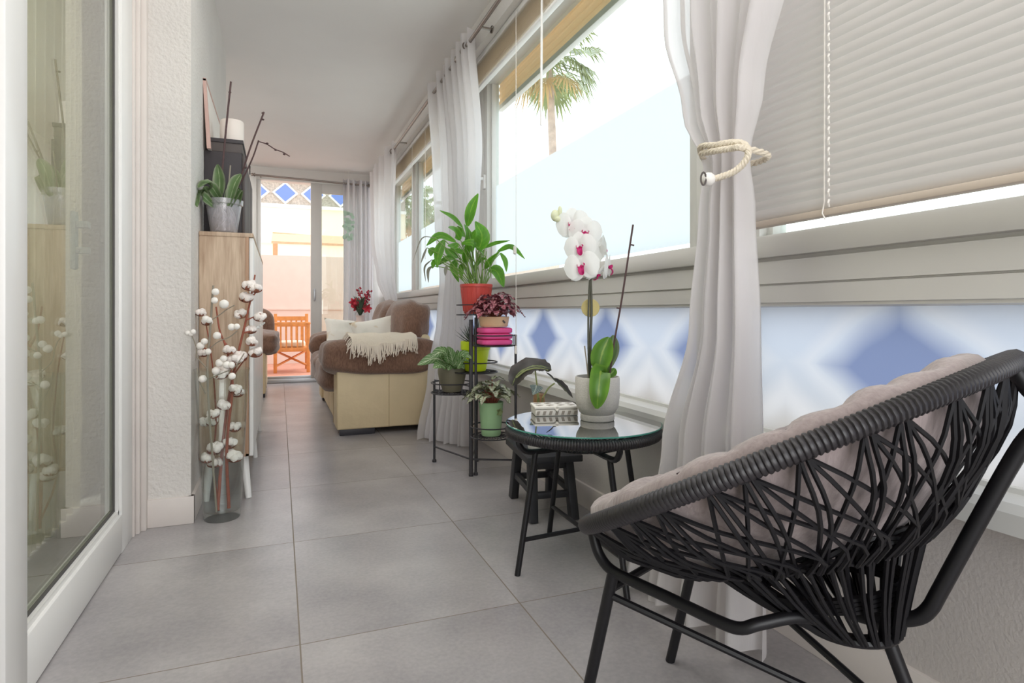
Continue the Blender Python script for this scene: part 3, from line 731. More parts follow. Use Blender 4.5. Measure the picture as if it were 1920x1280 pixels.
for pts, w in (([(408, 384), (412, 345), (408, 308)], .055), ([(400, 388), (380, 360), (362, 372)], .05), ([(420, 385), (392, 345), (372, 352)], .048), ([(412, 386), (395, 368), (383, 350)], .05), ([(428, 386), (440, 345), (452, 326)], .05), ([(432, 388), (448, 355), (446, 388)], .045), ([(405, 390), (372, 362), (368, 388)], .045), ([(424, 384), (432, 360), (444, 335)], .04)):
    dd = random.uniform(2.60, 2.68)
    obj('leaf', B().leaf([at(max(x, 370), y, dd-.09*i if x < 395 else dd+.02*i) for i, (x, y) in enumerate(pts)], w, 10, .35, up=(-.25, -.85, .35), shape='oval'), 'lf_orchid_grey', t)
sk = lambda pts, d, r, m, nm='flower_spike': obj(nm, B().tube(cr([at(x, y, d) for x, y in pts], 14), r, 6), m, t)
sk([(411, 385), (416, 330), (424, 240), (433, 153)], 2.68, .0042, 'stem_dark')
sk([(418, 385), (446, 345), (470, 275), (495, 210)], 2.70, .0042, 'stem_dark')
sk([(420, 385), (448, 348), (472, 300), (485, 263)], 2.72, .0036, 'stem_dark')
sk([(484, 265), (500, 270), (516, 280), (530, 285), (543, 293)], 2.72, .0024, 'stem_dark', 'dried_spike')
sk([(428, 385), (428, 360), (432, 310)], 2.66, .003, 'stem_grey')
for x, y in ((493, 212), (493, 224), (501, 269), (517, 281), (533, 289), (431, 173), (460, 314)): obj('node', B().ball(at(x, y, 2.70), .007, 1, (1, 1, .7)), 'stem_dark', t)

# ------------------------------------------------------------------ glass vase with cotton on the floor
vc = V((-.215, 2.665, 0))
t = thing('floor_vase', 'tall clear flared glass vase on the floor beside the cabinet', 'vase', vc)
obj('vessel', B().lathe([(0, .0), (.064, .0), (.068, .006), (.070, .03), (.100, .59), (.103, .60), (.099, .60), (.066, .035), (.045, .026), (0, .024)], vc, 40), 'vase_glass', t)
def boll(bb, hb, c, r, rnd):
    c = V(c)
    for k in range(5):
        a = k*2*PI/5+rnd.uniform(-.3, .3); e = rnd.uniform(-.5, .6)
        bb.ball(c+V((math.cos(a)*math.cos(e), math.sin(a)*math.cos(e), math.sin(e)))*r*.5, r*.56, 2, wob=.25)
    for k in range(4):
        a = k*PI/2+rnd.uniform(-.4, .4); d = V((math.cos(a)*.75, math.sin(a)*.75, -.5)); d.normalize()
        hb.leaf([c+V((0, 0, -r*.8)), c+d*r*.8, c+d*r*1.12+V((0, 0, r*.55))], r*.95, 5, .3, up=d)
def cotton_branch(label, stem, twigs, bolls, d, seed, r0=.0068, rb=.029):
    rnd = random.Random(seed); t = thing('cotton_branch', label, 'dried branch', vc+V((0, 0, .03)), 'dried branches in the glass floor vase')
    P = [V((vc.x+(rnd.random()-.5)*.05, vc.y+(rnd.random()-.5)*.05, .03))]+[at(x, y, d) for x, y in stem]
    path = cr(P, 26); obj('stem', B().tube(path, [r0*(1-.55*i/26) for i in range(27)], 7), 'stem_brown', t)
    for tw in twigs: obj('twig', B().tube(cr([at(x, y, d+.004*i) for i, (x, y) in enumerate(tw)], 6), .0030, 5), 'stem_brown', t)
    for (x, y) in bolls:
        c = at(x, y, d+rnd.uniform(-.04, .03)); bb, hb = B(), B(); boll(bb, hb, c, rb*rnd.uniform(.85, 1.12), rnd)
        o = obj('cotton_boll', bb, 'cotton', t); obj('husk', hb, 'husk', o)
    return t
cotton_branch('brown cotton branch in the glass vase, its tip rising highest at the right', [(418, 830), (430, 740), (447, 660), (460, 605), (470, 560), (478, 515)], [[(462, 600), (485, 590), (488, 588)], [(455, 625), (472, 620)], [(470, 556), (455, 552)], [(470, 560), (482, 545)], [(440, 700), (468, 660)]],
    [(487, 593), (470, 617), (480, 540), (466, 534), (462, 556), (450, 588), (479, 660), (450, 668), (446, 735), (440, 800), (430, 830), (472, 640)], 2.48, 1)
cotton_branch('brown cotton branch in the glass vase, its bolls low in the middle', [(425, 860), (428, 800), (436, 720), (425, 655), (412, 620), (405, 575)], [[(420, 640), (430, 652)], [(430, 700), (420, 690)]],
    [(400, 775), (420, 758), (441, 730), (403, 840), (432, 850), (402, 865), (440, 855), (430, 655), (417, 690), (438, 675), (414, 700), (388, 858)], 2.42, 2)
cotton_branch('thin brown cotton branch in the glass vase, leaning behind the others', [(400, 870), (405, 790), (400, 700), (392, 640), (385, 600)], [[(395, 660), (380, 650)]], [(376, 585), (388, 602), (382, 660), (398, 790), (384, 790)], 2.50, 3, .0045, .022)
t = thing('berry_branch', 'grey twig with small white berries in the glass vase, at the left', 'dried branch', vc+V((0, 0, .03)), 'dried branches in the glass floor vase')
obj('stem', B().tube(cr([V((vc.x-.02, vc.y-.01, .03)), at(398, 850, 2.36), at(392, 770, 2.34), at(389, 690, 2.33), at(394, 620, 2.33), at(398, 560, 2.33), at(400, 535, 2.33)], 24), .004, 6), 'stem_grey', t)
for tw in ([(391, 710), (415, 700), (440, 688), (458, 662)], [(391, 655), (410, 640), (430, 632), (445, 620)], [(396, 600), (412, 590), (425, 580), (440, 572)], [(388, 690), (370, 670), (368, 650), (360, 630), (352, 624)], [(386, 738), (374, 715), (370, 690)]):
    obj('twig', B().tube(cr([at(x, y, 2.32) for x, y in tw], 8), .0022, 5), 'stem_grey', t)
for x, y, r in ((404, 547, .014), (402, 563, .013), (420, 570, .018), (401, 625, .0), (407, 629, .015), (383, 640, .013), (376, 648, .015), (390, 659, .012), (352, 624, .010), (362, 622, .011), (392, 600, .012), (386, 598, .014), (434, 613, .014), (444, 612, .012), (412, 680, .016), (405, 695, .016), (425, 684, .015), (434, 684, .013), (419, 672, .013), (435, 705, .014), (380, 710, .015), (358, 626, .009)):
    if r: obj('berry', B().ball(at(x, y, 2.315), r, 2, wob=.1), 'berry', t)

# ------------------------------------------------------------------ sofa
t = thing('sofa', 'two-seat sofa with cream leather base and brown chenille cushions under the windows', 'sofa', (.7, 5.1, 0))
b = B().box((.355, 4.12, .04), (1.04, 4.37, .432), .012, 3).box((.355, 5.72, .04), (1.04, 5.98, .432), .012, 3).box((.375, 4.36, .04), (1.04, 5.73, .27), .012, 3).box((.90, 4.36, .2), (1.05, 5.73, .66), .03, 3)
obj('base', b, 'cream_leather', t)
obj('seam', B().tube([(.70, 4.1185, .045), (.70, 4.1185, .43)], .002, 5).tube([(.354, 4.375, .05), (.354, 4.375, .26)], .002, 5).tube([(.374, 5.04, .05), (.374, 5.04, .26)], .002, 5), mat('leather_seam', (176, 154, 118), .7), t)
for i, (ya, yb) in enumerate(((4.35, 5.04), (5.05, 5.75))):
    obj('seat_cushion', B().blob((.56, (ya+yb)/2, .365), (.60, yb-ya, .25), 4.5, 5, wob=.02, wf=4, seed=i), 'chenille', t)
for i, (ya, yb) in enumerate(((4.36, 5.07), (5.08, 5.80))):
    R = Matrix.Rotation(math.radians(10), 3, 'Y')
    obj('back_cushion', B().blob((.925, (ya+yb)/2, .675), (.28, yb-ya, .50), 3.2, 5, R, wob=.03, wf=4, seed=3+i), 'chenille', t)
obj('armrest', B().blob((.66, 4.235, .522), (.80, .33, .245), 4.2, 6, wob=.02, wf=3, seed=6), 'chenille', t)
obj('armrest', B().blob((.66, 5.90, .522), (.80, .33, .235), 4.2, 6, wob=.02, wf=3, seed=7), 'chenille', t)
for x, y in ((.375, 4.13), (.92, 4.13), (.375, 5.84), (.92, 5.84)): obj('foot', B().box((x, y, 0), (x+.23 if x < .5 else x+.1, y+.12, .045), .002), 'sofa_foot', t)
def pillow(label, c, size, R, seed):
    o = obj('throw_pillow', B().grid(lambda u, v: pil(u, v, 1, c, size, R, seed), 18, 18).grid(lambda u, v: pil(u, v, -1, c, size, R, seed), 18, 18), 'leafy'); return tag(o, label, 'pillow', 'cream pillows on the sofa')
def pil(u, v, s, c, size, R, seed):
    x, y = u*2-1, v*2-1; k = ((1-x*x)*(1-y*y))**.45 if abs(x) < 1 and abs(y) < 1 else 0
    pin = 1-.10*(1-abs(x)**2)*abs(y)**3-.0; pin2 = 1-.10*(1-abs(y)**2)*abs(x)**3
    q = V((x*size[0]/2*pin2, y*size[1]/2*pin, s*k*size[2]/2)); q.z += .012*noise.noise(V((x*2, y*2, seed)))
    return V(c)+R @ q
Rp = Matrix.Rotation(math.radians(-12), 3, 'Z') @ Matrix.Rotation(math.radians(62), 3, 'X') @ Matrix.Rotation(math.radians(14), 3, 'Z')
pillow('cream leaf-print pillow leaning nearest the back cushions and throw', (.735, 4.66, .615), (.42, .40, .15), Rp, 1)
Rp = Matrix.Rotation(math.radians(8), 3, 'Z') @ Matrix.Rotation(math.radians(58), 3, 'X') @ Matrix.Rotation(math.radians(-6), 3, 'Z')
pillow('cream leaf-print pillow propped against the far armrest', (.575, 5.50, .605), (.42, .36, .14), Rp, 2)
t = thing('fringed_throw', 'cream fringed throw blanket draped over the near sofa armrest', 'blanket', (.64, 4.2, .64))
def arm_surface(s_):  # profile over the armrest, s_ 0 back .. 1 hanging front
    return cr([(0, 4.40, .615), (0, 4.33, .650), (0, 4.235, .660), (0, 4.14, .648), (0, 4.085, .615), (0, 4.058, .57), (0, 4.052, .53)], 24)
prof = arm_surface(0)
def thr(u, v):
    L = .93-.22*u if u > .25 else .80+.5*u*.2
    p = prof[min(24, int(v*24*L))]; x = .435+.44*u+.012*math.sin(v*9)+.015*(1-v)
    return V((x, p.y-.012-.005*math.sin(u*22)*v, p.z+.022+.004*math.sin(u*17+v*6)))
obj('cloth', B().grid(thr, 30, 24), 'throw', t)
fr = B()
for k in range(110):
    u = k/109; p = thr(u, 1); L = random.uniform(.045, .095)*(1.25 if .25 < u < .55 else .9)
    fr.tube(cr([p+V((0, -.003, .012)), p+V((random.uniform(-.006, .006), -.012, -L*.5)), p+V((random.uniform(-.014, .014), -.010+random.uniform(-.006, .004), -L))], 4), [.0028, .0034, .0034, .003, .0024], 5)
for k in range(16):
    p = thr(0, k/15); fr.tube([p, p+V((-.02, -.006, -.02)), p+V((-.03, -.004, -.045))], .003, 5)
obj('fringe', fr, 'fringe', t)['kind'] = 'stuff'

# side table with red flowers beyond the sofa
t = thing('side_table', 'small side table behind the far end of the sofa', 'table', (.80, 6.5, 0))
obj('table_top', B().lathe([(0, .60), (.19, .60), (.195, .607), (.19, .615), (0, .615)], (.80, 6.5, 0), 28), 'white_wood', t)
for k in range(3):
    a = k*2*PI/3+.4; obj('leg', B().tube([(.80+.1*math.cos(a), 6.5+.1*math.sin(a), .60), (.80+.17*math.cos(a), 6.5+.17*math.sin(a), 0)], .012, 8), 'white_wood', t)
t = thing('flower_vase', 'pinkish glass vase holding red flowers on the side table', 'vase', (.80, 6.5, .615))
obj('vessel', B().lathe([(0, .615), (.055, .615), (.07, .65), (.05, .72), (.038, .76), (.05, .79), (.046, .79), (.034, .76), (.045, .72), (0, .63)], (.80, 6.5, 0), 24), mat('pink_ceramic', (226, 206, 198), .3), t)
t = thing('red_flowers', 'red lilies and berry sprigs with dark foliage in the vase behind the sofa', 'flowers', (.80, 6.5, .78))
lf = B(); st = B()
for k in range(26):
    a = random.uniform(0, 6.28); e = V((.80+math.cos(a)*random.uniform(.05, .15), 6.5+math.sin(a)*.1, random.uniform(.80, 1.0)))
    lf.leaf([V((.80, 6.5, .77)), (V((.80, 6.5, .86))+e)/2, e], .04, 6, .2)
obj('leaves', lf, 'dark_foliage', t)
for (sx, sy) in (((688, 552)), (672, 540), (693, 545), (680, 566)):
    e = at(sx, sy, 6.36); st = B().tube(cr([V((.80, 6.5, .77)), (V((.80, 6.5, .80))+e)/2+V((.02, 0, .02)), e], 10), .0035, 5)
    o = obj('berry_sprig', st, 'stem_dark', t); bb = B(); P = cr([V((.80, 6.5, .77)), (V((.80, 6.5, .80))+e)/2+V((.02, 0, .02)), e], 14)
    for i in range(5, 15):
        for q in range(2): bb.ball(P[i]+V((random.uniform(-.025, .025), random.uniform(-.02, .02), random.uniform(-.01, .01))), .012, 1)
    obj('berries', bb, 'berry_red', o)
for sx, sy in ((663, 567), (668, 575), (688, 578)):
    c = at(sx, sy, 6.36); bb = B()
    for k in range(6):
        a = k*PI/3; bb.leaf([c, c+V((math.cos(a)*.03, -.02, math.sin(a)*.03)), c+V((math.cos(a)*.055, -.012, math.sin(a)*.055))], .035, 6, .2, up=(0, -1, 0))
    obj('blossom', bb, 'red_flower', t)
# hanging shell ornament in front of the terrace door
t = thing('hanging_ornament', 'pale green shell disc mobile hanging beside the grey curtain', 'ornament', (.77, 7.25, 2.5))
px_ = atY(654, 420, 7.24)
obj('string', B().tube([(px_.x, 7.24, CE), (px_.x, 7.24, 2.0)], .0025, 5), 'cordw', t)
sh = B()
for k in range(34):
    c = V((px_.x+random.uniform(-.055, .055), 7.24+random.uniform(-.03, .03), random.uniform(1.67, 2.0)))
    q = V((random.uniform(-.5, .5), -1, random.uniform(-.3, .3))).to_track_quat('Z', 'Y').to_matrix(); sh.lathe([(0, 0), (.022, .001), (.022, .003), (0, .004)], c, 10, q)
obj('shell_discs', sh, 'shell', t)

# armchair at the left, far end
t = thing('armchair', 'brown and cream armchair in the left alcove beside the terrace door', 'armchair', (-.5, 6.7, 0))
obj('base', B().box((-.93, 6.2, .04), (-.125, 7.18, .43), .012, 3), 'cream_leather', t)
for x in (-.86, -.145): obj('armrest', B().blob((x, 6.62, .52), (.29, .92, .23), 4, 5, wob=.02, seed=9), 'chenille', t)
obj('seat_cushion', B().blob((-.5, 6.55, .45), (.5, .75, .16), 4, 5), 'chenille', t)
obj('back_cushion', B().blob((-.50, 7.06, .66), (.90, .24, .46), 3.6, 5, Matrix.Rotation(math.radians(-6), 3, 'X')), 'chenille', t)
for x, y in ((-.2, 7.05), (-.2, 6.24), (-.9, 6.24), (-.9, 7.05)): obj('foot', B().box((x, y, 0), (x+.07, y+.07, .045)), 'sofa_foot', t)

# terrace chair
t = thing('garden_armchair', 'slatted orange wooden armchair on the terrace', 'chair', (.15, 8.9, 0))
def tp(px, py, Y): return atY(px, py, Y)
xl, xr = tp(516, 650, 8.75).x, tp(578, 650, 8.75).x
for x in (xl, xr):
    obj('leg', B().beam((x, 8.75, -.01), (x, 8.75, .66), .045, .045, .004), 'pine', t)
    obj('leg', B().beam((x, 9.3, -.01), (x, 9.3, .80), .045, .045, .004), 'pine', t)
    obj('armrest', B().box((x-.03, 8.72, .655), (x+.03, 9.35, .68), .005), 'pine', t)
obj('top_rail', B().box((xl-.02, 8.73, .625), (xr+.02, 8.77, .685), .005), 'pine', t)
sl = B()
for k in range(1, 6): x = lerp(xl, xr, k/6); sl.box((x-.009, 8.74, .33), (x+.009, 8.76, .63))
obj('slats', sl, 'pine', t)
obj('seat_frame', B().box((xl-.02, 8.73, .28), (xr+.02, 9.32, .335), .004), 'pine', t)
obj('seat_pad', B().blob(((xl+xr)/2, 9.03, .375), (xr-xl-.06, .5, .09), 5, 4), 'seat_pad', t)
bs = B()
for k in range(0, 7): x = lerp(xl, xr, k/6); bs.box((x-.012, 9.29, .36), (x+.012, 9.31, .72))
obj('back_slats', bs.box((xl, 9.28, .70), (xr, 9.32, .76)), 'pine', t)
obj('cross_brace', B().beam((xl, 8.76, .08), (xr, 9.3, .26), .03, .02).beam((xr, 8.76, .08), (xl, 9.3, .26), .03, .02), 'pine', t)

# ------------------------------------------------------------------ wrought plant stand
PC, PL, PB, PR = V((.901, 2.885, 0)), V((.797, 3.23, 0)), V((1.02, 3.16, 0)), V((1.106, 2.79, 0))
t = thing('plant_stand', 'black metal folding plant stand with five round shelves by the middle curtain', 'plant stand', PC)
def pole(p, h, r=.007): return obj('pole', B().tube([p, p+V((0, 0, h))], r, 8).lathe([(0, 0), (.012, 0), (.012, .012), (.008, .016), (0, .016)], p, 10), 'stand_metal', t)
pole(PC, .79, .0105); pole(PC+V((.028, .01, 0)), .80, .007); pole(PL, .44); pole(PB, .87); pole(PR, .715)
def shelf(c, r, z, a, b_):
    c = V((c[0], c[1], z)); bb = B()
    for rr in (r, r*.66, r*.33): bb.tube([c+V((rr*math.cos(k*PI/16), rr*math.sin(k*PI/16), 0)) for k in range(32)], .0035 if rr == r else .002, 5, True)
    for k in range(24): q = k*PI/12; bb.tube([c+V((r*.1*math.cos(q), r*.1*math.sin(q), 0)), c+V((r*math.cos(q), r*math.sin(q), 0))], .0016, 4)
    o = obj('shelf', bb, 'stand_metal', t)
    g = B().tube([c+V((r*math.cos(k*PI/16), r*math.sin(k*PI/16), .052)) for k in range(32)], .0035, 5, True)
    for e in (a, b_):
        e = V((e.x, e.y, z)); dv = (e-c).normalized()
        for zz in (0, .052): g.tube([c+dv*r+V((0, 0, zz)), e+V((0, 0, zz))], .0035, 5)
        g.tube([c+dv*r, c+dv*r+V((0, 0, .052))], .003, 5)
    obj('guard_ring', g, 'stand_metal', o)
SH = {'red': (.985, 3.06, .813), 'lime': (.968, 3.02, .512), 'olive': (.858, 3.085, .400), 'pink': (1.005, 2.84, .659), 'mint': (.998, 2.845, .203)}
shelf(SH['red'], .105, SH['red'][2], PC, PB); shelf(SH['lime'], .115, SH['lime'][2], PC, PB); shelf(SH['olive'], .110, SH['olive'][2], PL, PC); shelf(SH['pink'], .100, SH['pink'][2], PC, PR); shelf(SH['mint'], .105, SH['mint'][2], PC, PR)
for a, c in ((PL, PC), (PC, PR), (PC, PB)):
    obj('rail', B().tube([a+V((0, 0, .085)), c+V((0, 0, .085))], .005, 6), 'stand_metal', t)

def pot_lathe(c, rb, rt_, h, lip=0.004, liph=.02, belly=0):
    pr = [(0, .001), (rb*.93, .001), (rb, .006)]
    for k in range(1, 8):
        f = k/8; pr.append((lerp(rb, rt_, f)+belly*math.sin(PI*f), lerp(.006, h-liph, f)))
    pr += [(rt_, h-liph), (rt_+lip, h-liph+.002), (rt_+lip, h-.002), (rt_+lip-.003, h), (rt_-.005, h), (rt_-.008, h-.02), (0, h-.022)]
    return B().lathe(pr, c, 32)
def soil(c, r, h, t): return obj('soil', B().lathe([(0, h-.018), (r*.6, h-.014), (r, h-.019), (r, h-.024), (0, h-.024)], c, 24), 'soil', t)

# peace lily in red pot, photo leaf outline drives the fronds
c = V(SH['red'])+V((0, 0, .004))
t = thing('peace_lily', 'leafy green peace lily in a red pot on the topmost shelf', 'potted plant', c)
obj('pot', pot_lathe(c, .066, .084, .160, .004, .018), 'red_pot', t); soil(c, .078, .160, t)
rib = B()
for k in range(20): a = k*2*PI/20; rib.tube([c+V((.068*math.cos(a), .068*math.sin(a), .015)), c+V((.083*math.cos(a), .083*math.sin(a), .138))], .0022, 4)
obj('pot_ribs', rib, 'red_pot', t)
zm = lambda x, y: (770+x/6.096, 350+y/6.096)
LV = [([(668, 440), (690, 260), (765, 85)], 115, 0), ([(610, 455), (480, 350), (310, 280)], 62, 0), ([(800, 720), (815, 560), (755, 405)], 170, 0), ([(585, 600), (510, 515), (430, 490)], 120, 0), ([(530, 620), (330, 560), (155, 690)], 95, 0), ([(400, 600), (320, 750), (300, 935)], 105, 0), ([(290, 575), (130, 590), (25, 850)], 14, 1), ([(560, 640), (480, 690), (380, 690)], 85, 0), ([(560, 800), (450, 760), (380, 700)], 105, 0), ([(520, 820), (420, 820), (330, 910)], 75, 0), ([(540, 830), (490, 930), (515, 1095)], 90, 0), ([(285, 690), (235, 740), (220, 810)], 75, 0), ([(200, 690), (150, 780), (125, 885)], 24, 1), ([(255, 830), (160, 920), (150, 1090)], 20, 1), ([(265, 900), (200, 960), (190, 1100)], 34, 1), ([(870, 690), (960, 650), (1100, 625)], 55, 0), ([(1020, 730), (1150, 690), (1255, 830)], 75, 0), ([(1050, 750), (1080, 850), (1060, 975)], 60, 0), ([(920, 940), (985, 970), (1055, 1155)], 150, 0), ([(870, 930), (910, 850), (960, 755)], 75, 0), ([(690, 730), (660, 580), (615, 455)], 115, 0), ([(720, 740), (700, 600), (725, 495)], 90, 0), ([(640, 860), (635, 760), (590, 640)], 95, 0), ([(770, 890), (790, 845), (840, 820)], 75, 0), ([(595, 880), (575, 950), (600, 1055)], 65, 0), ([(600, 640), (700, 640), (760, 690)], 90, 0), ([(470, 700), (560, 740), (610, 790)], 70, 0), ([(640, 560), (560, 500), (500, 470)], 95, 0), ([(850, 760), (800, 740), (730, 700)], 80, 0), ([(300, 820), (260, 880), (270, 940)], 55, 0), ([(430, 900), (400, 950), (420, 1020)], 40, 1)]
rnd = random.Random(21); g, dry, st = B(), B(), B()
for pts, w, kind in LV:
    dd = 3.16+rnd.uniform(-.08, .10)
    if pts[0][0] < 420: dd = 3.1+rnd.uniform(-.05, .05)
    q = [at(*zm(x, y), dd) for x, y in pts]; q[0] = q[0]+V((.0, .03, 0)); q[2] = q[2]+V((rnd.uniform(-.03, .01), rnd.uniform(-.08, .02), 0))
    (dry if kind else g).leaf(q, w*1.18/6.096/1120*3.16, 10, .22, up=(-.15, -.9, .45), shape='lance')
    ex = max(620, min(890, 620+(pts[0][0]-100)*.30)); bse = c+V((rnd.uniform(-.05, .05), rnd.uniform(-.05, .05), .14)); p0 = at(*zm(ex, 1090), 3.14)
    b0 = V((lerp(bse.x, p0.x, .6), lerp(bse.y, p0.y, .3), c.z+.142)); st.tube(cr([b0, lerp(b0, q[0], .55)+V((0, 0, .03)), q[0]], 8), .0026, 5)
for k in range(18):
    a = rnd.uniform(0, 6.28); r = rnd.uniform(.01, .06); b0 = c+V((r*math.cos(a), r*math.sin(a), .14)); st.tube(cr([b0, b0+V((rnd.uniform(-.03, .03), rnd.uniform(-.03, .03), .09)), b0+V((rnd.uniform(-.06, .06), rnd.uniform(-.05, .05), .2))], 6), .0026, 5)
obj('leaves', g, 'lf_peace', t); obj('withered_leaves', dry, 'lf_dry', t); obj('stems', st, 'stem_green', t)

def bush(t, c, n, spread, hmin, hmax, L, w, m, seed, shape='heart', stems='stem_green', droop=.4, wav=.05, flat=.5):
    rnd = random.Random(seed); g, st = B(), B(); c = V(c)
    for k in range(n):
        a = k*2.399+rnd.uniform(-.3, .3); f = ((k+.5)/n)**.6; r = spread*f*rnd.uniform(.8, 1.1); h = lerp(hmax, hmin, f)*rnd.uniform(.85, 1.1)
        d = V((math.cos(a), math.sin(a), 0)); b0 = c+d*r*.2; p1 = c+d*r*.55+V((0, 0, h)); ll = L*rnd.uniform(.8, 1.15)
        p2 = p1+d*ll*.5+V((0, 0, ll*.15)); p3 = p1+d*ll*.95+V((0, 0, -ll*droop*rnd.uniform(.3, 1.2)))
        st.tube(cr([b0, lerp(b0, p1, .6)+V((0, 0, .01)), p1], 5), .0024, 5)
        g.leaf([p1, p2, p3], w*rnd.uniform(.8, 1.15), 9, .2, up=(d.x*flat, d.y*flat, 1), shape=shape, wav=wav)
    obj('leaves', g, m, t); obj('stems', st, stems, t)
# red begonia on pink holder
c = V(SH['pink'])+V((0, 0, .004))
pk = B()
for k in range(3): pk.blob(c+V((.005, 0, .0145+k*.029)), (.162, .14, .031), 5, 4)
o = obj('pot_holder', pk, 'pink'); tag(o, 'bright pink three-tiered ribbed holder under the beige pot', 'pot holder'); 
c2 = c+V((.003, 0, .090))
t = thing('red_begonia', 'begonia with crimson silvery leaves in a beige pot on the pink holder', 'potted plant', c2)
obj('pot', pot_lathe(c2, .070, .076, .052, .001, .01), 'beige_pot', t); soil(c2, .07, .052, t)
bush(t, c2+V((0, 0, .045)), 44, .14, .015, .125, .085, .085, 'lf_red', 31, 'heart', 'stem_brown', .25)
obj('pot_mark', B().box((c2.x+.018, c2.y-.0765, c2.z+.024), (c2.x+.034, c2.y-.068, c2.z+.031), rot=Matrix.Rotation(.7, 3, 'Y')), 'dark_box', t)
# lime pot
c = V(SH['lime'])+V((0, 0, .004))
t = thing('spiky_succulent', 'dark spiky succulent in a lime green pot on the stand', 'potted plant', c)
obj('pot', pot_lathe(c, .056, .073, .158, .006, .045), 'lime_pot', t); soil(c, .066, .158, t)
g = B(); rnd = random.Random(5)
for k in range(40):
    a = k*2.399; f = (k+.5)/40; el = lerp(1.4, .35, f); L = rnd.uniform(.08, .115); d = V((math.cos(a)*math.cos(el), math.sin(a)*math.cos(el), math.sin(el))); b0 = c+V((.02*math.cos(a), .02*math.sin(a), .145))
    g.leaf([b0, b0+d*L*.5, b0+d*L+V((0, 0, .012))], .017, 6, .5, shape='spike')
obj('leaves', g, 'lf_aloe', t)
# olive pot
c = V(SH['olive'])+V((0, 0, .004))
t = thing('variegated_plant', 'green and white variegated plant in a round olive pot on the stand', 'potted plant', c)
obj('pot', B().lathe([(0, .001), (.045, .001), (.050, .006), (.066, .05), (.076, .10), (.076, .12), (.070, .142), (.067, .142), (.066, .125), (0, .122)], c, 32), 'olive_pot', t); soil(c, .062, .140, t)
g, st = B(), B()
for pts, w in (([(838, 680), (815, 672), (783, 684)], .06), ([(845, 682), (828, 660), (806, 672)], .055), ([(842, 680), (835, 660), (822, 655)], .045), ([(850, 685), (845, 662), (838, 650)], .04), ([(852, 684), (868, 665), (884, 672)], .045), ([(855, 688), (872, 672), (890, 682)], .042), ([(848, 686), (856, 672), (858, 656)], .045), ([(852, 690), (862, 684), (870, 692)], .042), ([(835, 690), (825, 684), (812, 690)], .045), ([(845, 690), (838, 680), (832, 690)], .05), ([(858, 690), (866, 676), (878, 664)], .04), ([(846, 688), (850, 678), (846, 668)], .05), ([(855, 690), (846, 684), (840, 694)], .045)):
    dd = 3.10+random.uniform(-.07, .06); q = [at(x, y, dd-.03*i) for i, (x, y) in enumerate(pts)]; g.leaf(q, w*1.35, 10, .2, up=(-.1, -.75, .65), shape='lance'); st.tube([c+V((0, 0, .12)), q[0]], .003, 5)
obj('leaves', g, 'lf_varieg', t); obj('stems', st, 'stem_green', t)
# mint pot
c = V(SH['mint'])+V((-.004, 0, .004))
t = thing('silver_begonia', 'silvery begonia in a mint green pot on the lowest shelf', 'potted plant', c)
obj('pot', pot_lathe(c, .049, .062, .170, .001, .006), 'mint_pot', t); soil(c, .056, .170, t)
bush(t, c+V((0, 0, .155)), 34, .14, .03, .125, .085, .088, 'lf_silver', 44, 'heart', 'stem_brown', .2)
d = V((.35, -.93, 0)); q = c+d*.060+V((0, 0, .125))
od = B()
for k in range(5):
    a = k*2*PI/5; e = V((.93, .35, 0)); od.leaf([q, q+e*math.cos(a)*.012+V((0, 0, math.sin(a)*.012))+d*.008, q+e*math.cos(a)*.022+V((0, 0, math.sin(a)*.022))+d*.006], .018, 5, .2, up=d)
obj('leaf_ornament', od, mat('ornament_green', (134, 150, 100), .6), t)

# ------------------------------------------------------------------ black stool with alocasia
t = thing('step_stool', 'small black wooden stool under the glass table', 'stool', (1.03, 2.3, 0))
ang = math.radians(-8); R = Matrix.Rotation(ang, 3, 'Z'); sc = V((1.035, 2.31, 0))
def sp(x, y, z): return sc+R @ V((x, y, z))
tb = B(); tb.box((-.115, -.19, .235), (.115, .19, .262), .004)
for v in tb.bm.verts: v.co = sc+R @ v.co
obj('seat', tb, 'black_wood', t)
for sx in (-1, 1):
    for sy in (-1, 1): obj('leg', B().beam(sp(sx*.075, sy*.115, .240), sp(sx*.085, sy*.165, 0), .038, .034, .003, up=(1, 0, 0)), 'black_wood', t)
    obj('stretcher', B().beam(sp(sx*.08, -.14, .11), sp(sx*.08, .14, .11), .02, .026, .002), 'black_wood', t)
for sy in (-1, 1): obj('apron', B().beam(sp(-.075, sy*.118, .215), sp(.075, sy*.118, .215), .022, .035, .002), 'black_wood', t)
for sy in (-1, 1): obj('stretcher', B().beam(sp(-.08, sy*.145, .10), sp(.08, sy*.145, .10), .02, .026, .002), 'black_wood', t)
c = V((1.0, 2.26, .262))
t = thing('alocasia', 'dark leaved alocasia in a white pot standing on the black stool', 'potted plant', c)
obj('pot', pot_lathe(c, .046, .060, .12, .003, .015), 'white_lacquer', t)
obj('moss_support', B().lathe([(0, .11), (.022, .11), (.024, .20), (.022, .228), (0, .232)], c, 14), 'cork', t)
g, pl, st = B(), B(), B(); D_ = 2.42
def al(pts, d0=2.40): return [at(x, y, d0) for x, y in pts]
lf1 = al([(1003, 690), (985, 692), (960, 722)]); 
g.leaf(al([(1032, 690), (1000, 686), (972, 700), (960, 722)]), .085, 12, .25, up=(-.1, -.65, .75), shape='oval', wav=.06)
g.leaf(al([(1000, 690), (1015, 686), (1034, 694)]), .075, 10, .2, up=(0, -.6, .8), shape='oval', wav=.06)
g.leaf(al([(978, 682), (1000, 680), (1020, 684)], 2.44), .05, 8, .2, up=(0, -.5, .8), shape='oval', wav=.08)
g.leaf(al([(1038, 710), (1055, 726), (1074, 746)]), .038, 10, .6, up=(.2, -.7, .6), shape='lance', wav=.05)
